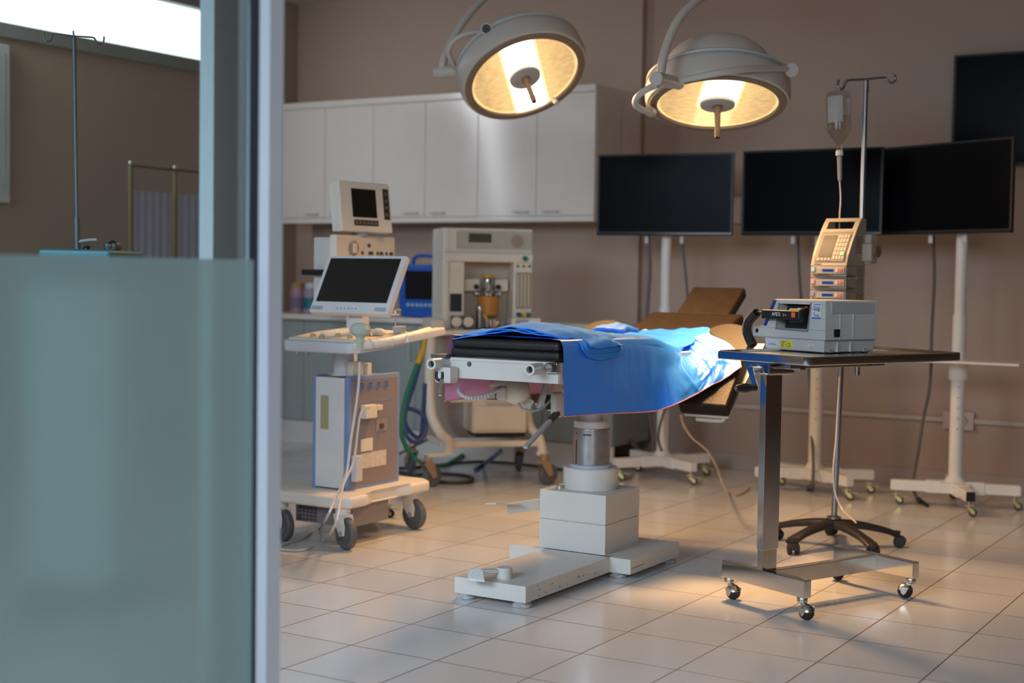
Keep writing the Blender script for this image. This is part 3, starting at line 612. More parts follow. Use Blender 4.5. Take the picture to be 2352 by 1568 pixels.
MB().box(xl_, vx-.02, vy+.02, max(yy-.04, pc.y+.05), zb_-.025, zb_+.005, .004).build('shelf', ivory, t)
bs_ = MB()
for k in range(5):
    a = 2*PI*k/5+.3; bs_.beam((pc.x, pc.y, .09), (pc.x+.20*math.cos(a), pc.y+.20*math.sin(a), .07), .045, .03, bev=.006)
bs_.build('foot', ivory, t)
for k in range(5):
    a = 2*PI*k/5+.3; swivel_castor(t, (pc.x+.19*math.cos(a), pc.y+.19*math.sin(a), 0), a, zinc, rubber, r=.02, hgt=.062)

# ------------------------------------------------------------------ anaesthesia trolley
AO = Vector((-4.2525, 6.7535, 0)); AA = math.radians(43.7)
MA = place(AO, AA)                       # local x to the right along the front, y to the back, z up
t = thing('anaesthesia_machine', 'cream anaesthesia trolley with amber absorber jar and side frame on large castors', 'medical machine', AO)
MB(MA).box(-.255, .255, .05, .40, 1.315, 1.455, .008).build('header', cream, t)
MB(MA).box(-.185, .250, .045, .055, 1.338, 1.440, .001).build('header_panel', mat('olive_panel', (.45, .43, .35), .45), t)
MB(MA).box(-.115, .015, .043, .05, 1.375, 1.425).build('header_display', lcdgreen, t)
MB(MA).lathe([(0, 0), (.036, 0), (.036, .003), (0, .003)], (.165, .044, 1.385), (0, -1, 0), 24).build('round_logo_disc', mat('dull_red_print', (.36, .27, .21), .55), t)
MB(MA).box(-.255, .255, .03, .40, 1.265, 1.318, .010).build('header_lip', cream, t)
MB(MA).box(-.262, -.225, .045, .40, .885, 1.455, .008).build('side_post', ivory, t)
MB(MA).box(-.225, -.135, .06, .40, .885, 1.27, .004).build('left_panel', cream, t)
MB(MA).box(-.215, -.148, .052, .064, .985, 1.085, .004).build('black_gauge', black, t)
g_ = MB(MA); g_.box(-.212, -.080, .040, .064, .895, .962, .004); go = g_.build('pressure_gauge_block', dgrey, t)
gd = MB(MA)
for x in (-.180, -.112): gd.lathe([(0, 0), (.028, 0), (.030, .006), (.026, .010), (0, .010)], (x, .040, .928), (0, -1, 0), 22)
gd.build('gauge_dial', cream, go)
MB(MA).box(-.135, .155, .22, .40, .885, 1.27, .002).build('back_panel', mat('tan_panel', (.60, .50, .40), .5), t)
MB(MA).box(.145, .255, .05, .40, .885, 1.27, .006).build('flowmeter_column', cream, t)
MB(MA).box(.160, .248, .044, .052, 1.005, 1.21, .002).build('flowmeter_window', mat('flowmeter_amber', (.36, .30, .20), .3), t)
ft = MB(MA)
for k in range(4): ft.cyl((.172+k*.021, .043, 1.02), (.172+k*.021, .043, 1.20), .005, seg=8)
ft.build('flow_tube', mat('pale_tube', (.55, .50, .40), .2), t)
for x, m_ in ((.175, mat('navy_knob', (.03, .04, .10), .4)), (.205, yellowm), (.235, greenm)): MB(MA).cyl((x, .05, .972), (x, .018, .972), .012, seg=16).build('flow_knob', m_, t)
kn = MB(MA); kn.cyl((.205, .05, 1.288), (.205, .012, 1.288), .014, seg=16); kn.build('oxygen_knob', greenm, t)
gl_ = MB(MA)
for x in (.170, .205, .238): gl_.box(x-.008, x+.008, .046, .052, 1.238, 1.252)
gl_.build('green_mark', mat('dim_green', (.10, .22, .10), .5), t)
MB(MA).box(.13, .30, .0, .20, .875, .955, .010).build('suction_unit', cream, t)
MB(MA).box(.150, .225, -.004, .004, .885, .945, .002).build('suction_display', mgrey, t)
# absorber
ab = MB(MA); ab.lathe([(0, 0), (.062, 0), (.062, .105), (.058, .11), (0, .11)], (.015, .12, .965), seg=28); ab.build('absorber_jar', amber, t)
ab = MB(MA); ab.lathe([(.064, .110), (.064, .125), (.045, .13), (.03, .15), (.028, .20), (.022, .215), (0, .215)], (.015, .12, .965), seg=24); ab.build('absorber_dome', chrome, t)
MB(MA).lathe([(0, .215), (.036, .215), (.036, .228), (0, .232)], (.015, .12, .965), seg=20).build('dome_cap', yellowm, t)
vp_ = MB(MA); vp_.box(-.12, -.03, .13, .22, 1.10, 1.17, .008); vp_.box(.055, .135, .13, .22, 1.10, 1.17, .008); vp_.build('vaporiser', cream, t)
vk = MB(MA)
for x in (-.055, .072): vk.cyl((x, .13, 1.125), (x, .105, 1.125), .014, seg=14)
vk.build('vaporiser_knob', black, t)
vv = MB(MA)
for x in (-.055, .08): vv.sph((x, .11, 1.088), .013)
vv.cyl((-.04, .08, .895), (-.04, .08, 1.0), .022, seg=18); vv.cyl((.0, .06, .90), (.0, .06, .945), .026, seg=18); vv.cyl((.04, .05, .905), (.055, .03, .94), .018, seg=16); vv.sph((-.04, .08, 1.005), .024); vv.build('valve_body', chrome, t)
ay = MB(MA); ay.lathe([(0, 0), (.030, 0), (.030, .06), (0, .062)], (.045, .07, .885), seg=20); ay.build('amber_trap', amber, t)
MB(MA).bx((-.01, .04, .95), (.014, .012, .05), Matrix.Rotation(-.5, 3, 'Y'), .003).build('yellow_tag', yellowm, t)
MB(MA).box(-.33, .28, .0, .45, .855, .885, .010).build('work_surface', cream, t)
MB(MA).box(-.335, -.25, -.01, .30, .885, .945, .014).build('armrest', cream, t)
# lower frame
lg = MB(MA); lg.tube([(-.30, .18, .86), (-.305, .18, .60), (-.295, .16, .40), (-.25, .10, .29), (-.215, .06, .255), (-.21, .05, .18)], .030, 12); lg.tube([(.26, .20, .86), (.27, .2, .5), (.275, .14, .33), (.315, .07, .27), (.33, .04, .18)], .026, 12)
lg.build('side_frame', cream, t)
for z0_, w_ in ((.225, 1),):
    r_ = MB(MA); r_.beam((-.24, .07, .235), (.31, .07, .235), .035, .035, bev=.008); r_.beam((-.30, .60, .235), (.30, .60, .235), .035, .035, bev=.008); r_.beam((-.24, .07, .235), (-.30, .60, .235), .035, .035, bev=.008); r_.beam((.31, .07, .235), (.30, .60, .235), .035, .035, bev=.008); r_.build('base_frame', cream, t)
up_ = MB(MA); up_.beam((-.15, .12, .235), (-.15, .12, .55), .035, .03, bev=.005); up_.beam((.02, .08, .285), (.02, .08, .56), .03, .03, bev=.005); up_.beam((-.20, .10, .50), (.10, .10, .50), .03, .06, bev=.005); up_.build('upright', cream, t)
MB(MA).box(-.075, .25, .09, .46, .29, .53, .018).build('drawer_cabinet', cream, t)
MB(MA).box(-.065, .24, .078, .095, .31, .45, .008).build('drawer', cream, t)
MB(MA).box(.0, .16, .07, .095, .462, .475, .003).build('drawer_handle', lgrey, t)
MB(MA).box(-.05, .24, .10, .45, .268, .292, .004).build('drawer_skid', black, t)
MB(MA).box(-.30, .27, .36, .44, .235, .86, .004).build('rear_panel', mat('taupe_rear_panel', (.34, .30, .27), .55), t)
def caster_trolley(parent, lp, ang, R=.062):
    M_ = MA @ place(lp, ang); f = MB(M_); f.cyl((0, 0, .135), (0, 0, .18), .022, seg=14); f.box(-.045, .035, -.028, .028, .125, .14, .005)
    for s_ in (-1, 1): f.prism([(-.04, s_*.022, .132), (.03, s_*.022, .132), (.045, s_*.022, .058), (.02, s_*.022, .048)], (0, .005*s_, 0), .001)
    fo = f.build('castor', mat('tan_castor', (.36, .25, .16), .45), parent)
    MB(M_).lathe([(0, -.016), (R-.02, -.018), (R-.008, -.016), (R, -.009), (R, .009), (R-.008, .016), (R-.02, .018), (0, .016)], (.028, 0, R), (0, 1, 0), 26).build('wheel', tyre, fo)
for lp, a in (((-.335, .02, 0), .5), ((.335, .02, 0), .4), ((.32, .60, 0), 1.5), ((-.34, .60, 0), 1.8)): caster_trolley(t, lp, a)
bp_ = MB(MA); bp_.beam((-.23, .06, .18), (-.345, .02, .18), .05, .022, bev=.004); bp_.beam((.31, .06, .18), (.35, .02, .18), .05, .022, bev=.004); bp_.beam((-.30, .60, .19), (-.35, .60, .19), .05, .05); bp_.beam((.30, .60, .19), (.33, .60, .19), .05, .05); bp_.build('castor_arm', cream, t)
# hoses and floor cables
def hose(name, lst, r, m_, label, floor=()): return tag(MB().tube(pxp(lst)+[F(*q) for q in floor], r, 10).build(name, m_), label, 'hose')
hose('gas_hose', [(978, 775, 7.70), (970, 810, 7.65), (950, 860, 7.6), (928, 930, 7.55), (922, 990, 7.5), (930, 1020, 7.5), (945, 1045, 7.5), (960, 1058, 7.5)], .013, greenm, 'green gas hose hanging from the anaesthesia trolley to the floor', ((985, 1068, .013), (1020, 1068, .013), (1050, 1052, .014), (1075, 1035, .016)))
hose('gas_hose', [(979, 770, 7.68), (973, 795, 7.66), (966, 818, 7.63), (958, 835, 7.61)], .014, yellowm, 'short yellow hose end on top of the green gas hose')
hose('gas_hose', [(972, 800, 7.74), (955, 870, 7.66), (935, 930, 7.62), (928, 970, 7.6), (935, 1002, 7.58), (952, 1015, 7.6), (970, 1005, 7.62), (978, 980, 7.66), (972, 955, 7.66), (950, 940, 7.66), (930, 942, 7.66), (932, 975, 7.66), (950, 1000, 7.68), (966, 1002, 7.72), (972, 960, 7.78), (976, 880, 7.80)], .012, bluehose, 'coiled dark blue hose hanging in loops beside the anaesthesia trolley')
hose('gas_hose', [(1150, 1035, 8.1), (1130, 1052, 8.05)], .013, bluehose, 'blue hose lying under the anaesthesia trolley', ((1110, 1066, .013), (1092, 1078, .013)))
blackhose = mat('black_green_hose', (.035, .038, .03), .5)
hose('floor_hose', [], .011, blackhose, 'black hose looping on the floor in front of the trolley castors', ((900, 1080, .012), (950, 1090, .012), (1000, 1088, .012), (1050, 1090, .012), (1082, 1096, .012), (1080, 1106, .012), (1040, 1108, .012), (1000, 1106, .012)))
hose('floor_hose', [], .009, blackhose, 'dark cable on the floor running behind the trolley castors', ((895, 1074, .009), (940, 1074, .009), (1000, 1068, .009), (1060, 1062, .009), (1120, 1060, .009), (1200, 1066, .009), (1290, 1078, .009)))
hose('floor_hose', [(1000, 1000, 8.5), (930, 1035, 8.0)], .008, mat('olive_cable', (.14, .13, .10), .5), 'thin olive cable slanting down to the floor beside the ultrasound tower', ((905, 1050, .009),))

# ------------------------------------------------------------------ operating table
t = thing('operating_table', 'white operating table on a T-shaped base with black pads, partly lit brown, raised back and head', 'operating table', (-2.75, 5.1, 0))
tpaint = mat('table_enamel', (.57, .555, .52), .36, var=.025, vscale=9)
b_ = MB(); b_.box(-2.873, -2.566, 4.345, 5.02, .022, .083, .003); b_.box(-3.035, -2.475, 5.0, 5.46, .022, .083, .003); base = b_.build('foot_plate', tpaint, t)
for x, y in ((-2.84, 4.38), (-2.60, 4.38), (-3.0, 5.04), (-2.51, 5.42), (-3.0, 5.42), (-2.55, 5.04)): MB().lathe([(0, 0), (.034, 0), (.037, .004), (.036, .012), (.030, .016), (.03, .022)], (x, y, 0), seg=22).build('levelling_foot', mat('worn_foot', (.34, .35, .35), .5, var=.35, vscale=90), t)
po = MB(); po.box(-2.905, -2.60, 5.02, 5.325, .079, .202, .002); po.box(-2.905, -2.60, 5.02, 5.325, .2035, .322, .002); po.box(-2.90, -2.605, 5.025, 5.32, .2, .206); po.build('column_housing', tpaint, t)
sc_ = MB()
for x0, x1, z0 in ((-2.66, -2.60, .06),): sc_.box(-2.4748, -2.4742, 5.01, 5.12, .045, .048)
for i in range(14): 
    y = random.uniform(4.4, 4.98); z = random.uniform(.03, .075); sc_.box(-2.5659, -2.5654, y, y+random.uniform(.004, .016), z, z+.003)
sc_.build('paint_chip', scratch, base)
cx, cy = -2.757, 5.185
MB().lathe([(.112, .322), (.114, .325), (.114, .405), (.110, .41), (0, .41)], (cx, cy, 0), seg=48).build('column_collar', tpaint, t)
MB().lathe([(.088, .41), (.088, .421), (.082, .424), (0, .424)], (cx, cy, 0), seg=48).build('collar_ring', mat('blue_grey_ring', (.40, .44, .52), .4), t)
MB().lathe([(.0775, .42), (.0775, .568), (.0745, .572), (0, .572)], (cx, cy, 0), seg=48).build('steel_column', mat('scuffed_steel', (.42, .41, .40), .32, .85, var=.2, vscale=14, bump=.08, bscale=120), t)
sl_ = MB(); q = Vector((-.42, -.9, 0)).normalized(); p = Vector((cx, cy, 0)) + q*.0735; sl_.bx(p+Vector((0, 0, .475)), (.008, .009, .10), RZ(math.atan2(q.y, q.x)), .001)
sl_.bx(p+Vector((0, 0, .552)), (.008, .007, .007), RZ(math.atan2(q.y, q.x))); q2 = Vector((.25, -.97, 0)).normalized(); sl_.bx(Vector((cx, cy, .548))+q2*.0755, (.005, .035, .006), RZ(math.atan2(q2.y, q2.x))); sl_.build('guide_slot', black, t)
MB().lathe([(.070, .57), (.073, .573), (.073, .598), (.068, .602), (0, .602)], (cx, cy, 0), seg=40).build('column_cap', tpaint, t)
uc = MB(); uc.cyl((cx, cy, .60), (cx, cy, .80), .045, seg=28); uc.box(-2.90, -2.60, 4.98, 5.55, .76, .83, .01); uc.build('upper_column', tpaint, t)
MB().cyl((-2.855, 5.10, .322), (-2.855, 5.10, .332), .016, seg=16).build('bolt', zinc, t)
# foot pedals
pp = MB(); c0 = F(1158, 1327, .083); pp.lathe([(0, 0), (.030, 0), (.030, .035), (.026, .040), (0, .040)], c0, seg=24)
e0 = F(1104, 1316, .11); pp.beam(c0+Vector((0, 0, .026)), (e0.x, e0.y, .118), .024, .014, bev=.003); pp.build('pedal_pivot', tpaint, t)
ped = MB(); a_ = Vector((e0.x-.045, e0.y-.015, .115)); ped.prism([a_, a_+Vector((.07, -.01, .004)), a_+Vector((.10, -.045, -.022)), a_+Vector((.03, -.05, -.024))], (0, 0, .010), .002); ped.build('pedal_tread', mat('worn_pedal', (.60, .62, .60), .45, var=.2, vscale=220, bump=.6, bscale=300), t)
lv = MB(); l0 = D(1242, 1152, 5.95); l1 = D(1165, 1168, 5.85); l2 = D(1115, 1158, 5.78); lv.beam(l0+Vector((.05, .03, .0)), l1, .008, .045, bev=.001); lv.prism([l1+Vector((0, 0, .012)), l1+Vector((.05, .03, .016)), l2+Vector((.05, .0, .006)), l2], (0, 0, .005)); lv.build('side_lever', tpaint, t)
# table-top frame
rl = MB(); rl.box(-2.985, -2.512, 4.462, 4.49, .806, .882, .003); rl.box(-2.978, -2.55, 4.458, 4.50, .872, .884, .002)
for x in (-2.985, -2.536): rl.box(x, x+.026, 4.47, 5.86, .806, .88, .003)
rl.box(-2.97, -2.53, 5.1, 5.14, .81, .87); rl.box(-2.97, -2.53, 5.7, 5.74, .81, .87); rl.build('table_frame', tpaint, t)
hl = MB()
for px, py in ((1078, 831), (1221, 838)): c0 = P(px, py+5, 1, 4.4615); hl.cyl(c0+Vector((0, .004, 0)), c0-Vector((0, .0006, 0)), .010, seg=18)
hl.build('frame_hole', dgrey, t)
for (pa, pb, da, db) in (((990, 836), (1045, 830), 4.36, 0), ((1216, 849), (1268, 846), 4.37, 0)):
    s_ = MB(); a0 = P(*pa, 1, da); ax = Vector((-.02, 1, .0)).normalized()
    x_ = ax.orthogonal().normalized(); s_.lathe([(.013, .03), (.013, .0), (.0205, 0), (.0215, .003), (.0215, .11)], a0, ax, 24); so = s_.build('socket_tube', tpaint, t)
    MB().cyl(a0+ax*.018, a0+ax*.03, .0128, seg=18).build('tube_bore', black, so)
MB().bx(P(1270, 845, 1, 4.45), (.05, .03, .036), bev=.004).build('rail_clamp', chrome, t)
ck = MB(); c0 = P(1026, 860, 1, 4.43); ck.bx(c0, (.072, .06, .062), bev=.010); ck.build('clamp_block', tpaint, t)
c1 = c0 + Vector((-.012, -.0305, -.002)); bk = MB(); bk.tube([c1+Vector((-.013, 0, .014)), c1+Vector((-.013, 0, -.010)), c1+Vector((0, 0, -.018)), c1+Vector((.013, 0, -.010)), c1+Vector((.013, 0, .014))], .006, 10); bk.build('clamp_slot', black, t)
MB().bx(P(1018, 817, 1, 4.47), (.07, .07, .014), bev=.004).build('clamp_pad', dgrey, t)
hn = MB(); hn.beam(c0+Vector((.0, -.034, -.015)), P(1011, 909, 1, 4.36), .013, .008, bev=.003); hn.build('clamp_lever', zinc, t)
# mechanism under the head end
mh = MB(); c0 = D(1185, 895, 5.72); mh.sph(c0, .062, 20, (1, .8, .95)); mh.bx(c0+Vector((-.055, -.03, -.012)), (.085, .06, .055), bev=.012); mh.cyl(c0+Vector((-.115, -.06, .020)), c0+Vector((-.02, -.02, .026)), .020, seg=18); mh.bx(c0+Vector((-.02, 0, .06)), (.06, .05, .06), bev=.006); mh.build('motor_housing', cream, t)
mk = MB(); mk.bx(c0+Vector((-.058, -.061, -.014)), (.004, .003, .046)); mk.bx(c0+Vector((-.075, -.061, -.038)), (.05, .003, .004)); mk.build('motor_seam', dgrey, t)
sp_ = MB(); a0, a1 = D(1070, 886, 5.7), D(1146, 908, 5.75); sp_.beam(a0, a1, .03, .036, bev=.006); sp_.build('handset', mgrey, t)
lt = MB(); dx_ = (a1-a0)
for i in range(5):
    for j in range(9):
        if random.random() < .75: lt.bx(a0+dx_*(.08+j*.10)+Vector((0, -.019, .012-i*.006)), (random.uniform(.005, .009), .001, .0022))
lt.build('handset_print', dgrey, t)
MB().tube(pxp([(1052, 872, 5.5), (1050, 888, 5.5), (1058, 905, 5.5), (1080, 913, 5.52), (1110, 910, 5.56), (1138, 897, 5.6), (1152, 890, 5.64)]), lambda q: .0085+.0012*math.sin(q*150), 12, 26).build('coiled_cable', lgrey, t)
MB().tube(pxp([(1190, 925, 5.7), (1200, 938, 5.7), (1222, 944, 5.7), (1248, 935, 5.72), (1268, 916, 5.74), (1285, 912, 5.76)]), .005, 10).build('motor_cable', mgrey, t)
sb_ = MB(); sb_.beam(D(1262, 860, 5.75), D(1238, 938, 5.75), .05, .02, bev=.003); sb_.beam(D(1200, 915, 5.75), D(1222, 930, 5.75), .03, .04, bev=.004); sb_.beam(D(1278, 860, 5.85), D(1278, 935, 5.85), .045, .03, bev=.004); sb_.beam(D(1258, 905, 5.8), D(1280, 880, 5.8), .03, .012); sb_.beam(D(1280, 900, 5.7), D(1281, 958, 5.7), .05, .04, bev=.012); sb_.build('tilt_bracket', tpaint, t)
sd = MB(); sd.beam(D(1258, 905, 5.83), D(1262, 940, 5.83), .03, .02); sd.build('bracket_gap', black, t)
hv = MB(); hv.beam(D(1278, 950, 5.68), D(1206, 1028, 5.45), .022, .014, bev=.005); hv.build('release_lever', mat('lever_grey', (.34, .33, .32), .4), t)
hg_ = MB(); hg_.beam(D(1280, 948, 5.685), D(1262, 967, 5.63), .026, .018, bev=.003); hg_.build('lever_sleeve', mat('dark_sleeve', (.06, .045, .04), .5), t)
# pads
def pad(name, x0, x1, p0, p1, th, m_, bev=.018, rounded=0, skew=0):
    # a slab from (y,z) p0 to p1 measured on its upper face
    a = Vector((0, p1[0]-p0[0], p1[1]-p0[1])); ln = a.length; a.normalize(); n_ = Vector((0, -a.z, a.y))
    M_ = Matrix.Translation(((x0+x1)/2, p0[0], p0[1])) @ Matrix((Vector((1, 0, 0)), a+Vector((skew, 0, 0)), n_)).transposed().to_4x4()
    w2 = (x1-x0)/2; mb = MB(M_)
    if rounded:
        pts = [(-w2, 0, -th), (w2, 0, -th)] + [(w2*math.cos(k*PI/14), ln-w2*.8+w2*.8*math.sin(k*PI/14), -th) for k in range(15)]
        mb.prism(pts, (0, 0, th), bev, 3)
    else: mb.box(-w2, w2, 0, ln, -th, 0, bev, 3)
    return mb.build(name, m_, t)
m_ = MB(); m_.box(-2.985, -2.515, 4.468, 5.16, .888, .921, .012, 3); m_.box(-2.982, -2.518, 4.472, 5.16, .920, .957, .014, 3); m_.build('leg_section_pad', vinyl, t)
pad('seat_pad', -2.985, -2.515, (5.17, .880), (5.86, .866), .055, litvinyl)
bkp = pad('back_pad', -2.985, -2.515, (5.88, .925), (6.215, 1.032), .058, litvinyl, .014)
MB().prism([(-2.97, 5.89, .86), (-2.53, 5.89, .86), (-2.53, 6.19, .958), (-2.97, 6.19, .958)], (0, 0, .014)).build('back_plate', tpaint, t)
pad('head_pad', -2.875, -2.60, (6.235, 1.022), (6.44, 1.155), .055, litvinyl, .014)
hb_ = MB(); hb_.beam((-2.80, 6.1, .95), (-2.80, 6.36, 1.03), .02, .015); hb_.beam((-2.67, 6.1, .95), (-2.67, 6.36, 1.03), .02, .015); hb_.build('head_bracket', tpaint, t)
for nm, xc in (('r', -2.375), ('l', -3.10)):
    pb = pad('side_leg_pad', xc-.112, xc+.112, (5.43, .672), (5.88, 1.0), .060, litvinyl, .012, rounded=1, skew=-.11 if xc > -2.7 else .11)
    a = Vector((0, .45, .328)).normalized(); n_ = Vector((0, -a.z, a.y)); o0 = Vector((xc, 5.43, .672)) - n_*.066
    pl = MB(); pl.prism([o0+Vector((-.10, 0, 0))+a*.008, o0+Vector((.10, 0, 0))+a*.008, o0+Vector((.10, 0, 0))+a*.5, o0+Vector((-.10, 0, 0))+a*.5], n_*-.012, .002); pl.build('leg_plate', tpaint, t)
    rb = MB(); o1 = o0 - n_*.035 + a*.02; rb.tube([o1+Vector((-.055, 0, 0)), o1+Vector((.055, 0, 0)), o1+Vector((.075, 0, 0))+n_*.022], .009, 10, 3); rb.build('plate_rail', tpaint, t)
    sd_ = 1 if xc > -2.7 else -1
    MB().beam((xc-sd_*.04, 5.84, .89), (xc-sd_*.20, 5.80, .845), .04, .03, bev=.004).build('leg_hinge', tpaint, t)

# ------------------------------------------------------------------ surgical drape over the table
V3 = Vector
_pa = Vector((0, .45, .328)).normalized(); _pn = Vector((0, -_pa.z, _pa.y)); _po = Vector((-2.375, 5.43, .672))
def B(px, py, off=.02):                                  # on the upper face of the tilted leg pad, lifted by off
    r = ray(px, py); o = _po + _pn*off; return EYE + r*((o-EYE).dot(_pn)/r.dot(_pn))
rows = [
 [V3((-3.02, 4.49, .712)), V3((-3.03, 4.85, .71)), V3((-3.02, 5.2, .70)), V3((-3.02, 5.45, .71)), V3((-3.01, 5.62, .76)), V3((-2.98, 5.78, .86)), V3((-2.86, 5.865, .955))],
 [V3((-3.012, 4.485, .83)), V3((-3.015, 4.85, .83)), V3((-3.012, 5.2, .83)), V3((-3.01, 5.48, .83)), V3((-3.0, 5.66, .86)), V3((-2.96, 5.80, .91)), V3((-2.85, 5.865, .958))],
 [V3((-2.996, 4.478, .955)), V3((-2.994, 4.86, .948)), V3((-2.994, 5.24, .945)), V3((-2.99, 5.50, .938)), V3((-2.965, 5.68, .935)), V3((-2.90, 5.80, .94)), V3((-2.83, 5.862, .955))],
 [V3((-2.95, 4.475, .966)), V3((-2.95, 4.87, .963)), V3((-2.95, 5.25, .961)), V3((-2.94, 5.52, .945)), V3((-2.90, 5.69, .930)), V3((-2.84, 5.79, .940)), V3((-2.80, 5.858, .958))],
 [V3((-2.75, 4.475, .968)), V3((-2.75, 4.87, .966)), V3((-2.75, 5.25, .962)), V3((-2.74, 5.53, .930)), V3((-2.72, 5.68, .918)), V3((-2.69, 5.77, .935)), V3((-2.68, 5.85, .962))],
 [V3((-2.55, 4.475, .966)), V3((-2.55, 4.87, .963)), V3((-2.55, 5.25, .955)), V3((-2.55, 5.48, .915)), V3((-2.54, 5.62, .905)), V3((-2.53, 5.73, .935)), V3((-2.53, 5.83, .978))],
 [V3((-2.508, 4.478, .950)), V3((-2.506, 4.86, .938)), V3((-2.502, 5.24, .915)), V3((-2.495, 5.45, .880)), B(1572, 800, .05), B(1603, 775, .045), B(1632, 768, .03)],
 [V3((-2.503, 4.483, .86)), V3((-2.495, 4.86, .85)), V3((-2.485, 5.22, .825)), D(1548, 850, 5.86), B(1596, 840, .065), B(1636, 808, .04), B(1672, 787, .02)],
 [V3((-2.503, 4.488, .77)), V3((-2.490, 4.86, .76)), V3((-2.475, 5.20, .735)), D(1556, 892, 5.80), B(1606, 872, .055), B(1652, 842, .035), B(1694, 812, .018)],
 [V3((-2.503, 4.492, .687)), V3((-2.490, 4.85, .672)), V3((-2.470, 5.18, .658)), D(1558, 925, 5.76), B(1606, 901, .035), B(1650, 877, .02), B(1703, 843, .015)],
]
NV = 18
CREASE = ((.52, .70, .66, 1.0, .007, .010), (.495, .74, .545, .90, .004, .007), (.60, .72, .645, .84, .004, .006), (.57, .78, .60, .95, .003, .006), (.66, .72, .69, .82, .005, .007), (.30, .68, .31, 1.0, .0022, .006), (.12, .68, .125, 1.0, .0022, .006), (.42, .70, .43, .98, .0025, .006), (.72, .66, .80, .98, .010, .012), (.80, .64, .86, .90, .010, .011), (.76, .80, .95, .93, .006, .010), (.86, .70, .97, .80, .006, .010), (.70, .90, .80, .86, .007, .011))
def dense(rows, nv):
    R1 = [crom(r, nv) for r in rows]; k = len(R1[0]); out = [[None]*k for _ in range((len(rows)-1)*nv+1)]
    for j in range(k):
        for i, p in enumerate(crom([R1[a][j] for a in range(len(rows))], nv)): out[i][j] = p
    return out
G = dense(rows, NV); ni, nj = len(G), len(G[0])
N_ = [[None]*nj for _ in range(ni)]
for i in range(ni):
    for j in range(nj):
        du = G[min(i+1, ni-1)][j]-G[max(i-1, 0)][j]; dv = G[i][min(j+1, nj-1)]-G[i][max(j-1, 0)]
        n_ = du.cross(dv); N_[i][j] = n_.normalized() if n_.length > 1e-9 else Vector((0, 0, 1))
if N_[ni//2][nj//3].z < 0: FLIP = True; N_ = [[-n for n in r] for r in N_]
else: FLIP = False
for i in range(ni):
    for j in range(nj):
        a, b_ = i/(ni-1), j/(nj-1); hang = max(0, (a-.66)/.34); lh = max(0, (.22-a)/.22)
        p = G[i][j]; w = 0
        fan = (b_ + .25*hang*(b_-.75))*1.0                           # folds fan out from the leg pad
        w += hang*(1-.6*max(0, b_-.55))*.009*noise.noise((fan*7, hang*.8, 3.1)) + hang*.0035*noise.noise((fan*22, hang*1.6, 7.7))
        bul = max(0, 1-abs(b_-.74)/.26); w += bul*(.3+.7*min(1, hang*1.4))*(.010*noise.noise((b_*11, a*7, 1.3)) + .011*abs(noise.noise((b_*17+a*7, a*10-b_*5, 5.2))))
        for b0_, a0_, b1_, a1_, hgt_, wid_ in CREASE:
            vx_, vy_ = b1_-b0_, a1_-a0_; l2 = vx_*vx_+vy_*vy_; tt_ = max(0, min(1, ((b_-b0_)*vx_+(a-a0_)*vy_)/l2)); dd_ = math.hypot(b_-b0_-tt_*vx_, (a-a0_-tt_*vy_)*.8)
            w += hgt_*math.exp(-(dd_/wid_)**2)*(.35+.65*math.sin(PI*min(1, .15+.85*tt_)))
        if .3 < a < .66: w += .006*max(0, noise.noise((p.x*9, p.y*5, 2.2))) + (.012*max(0, noise.noise((p.x*16, p.y*7, 9.2))) if b_ > .5 else 0)
        w += lh*.012*noise.noise((b_*8, a*3, 4.4))
        G[i][j] = p + N_[i][j]*w
mb = MB(); vs = [[mb.bm.verts.new(G[i][j]) for j in range(nj)] for i in range(ni)]
for i in range(ni-1):
    for j in range(nj-1):
        q = (vs[i][j], vs[i+1][j], vs[i+1][j+1], vs[i][j+1]); mb.bm.faces.new(q if not FLIP else q[::-1])
hem = [G[ni-1][j].copy() for j in range(0, nj, 2)]; hem2 = [G[0][j].copy() for j in range(0, nj, 2)]
dr = tag(mb.build('surgical_drape', drapem, None, 80, recalc=False), 'shiny deep blue surgical drape with pink backing hanging over the operating table', 'drape')
he = MB(); he.tube(hem, .0022, 6, 2); he.tube(hem2, .0022, 6, 2); he.build('hem', mat('pink_hem', (.75, .28, .38), .5), dr)
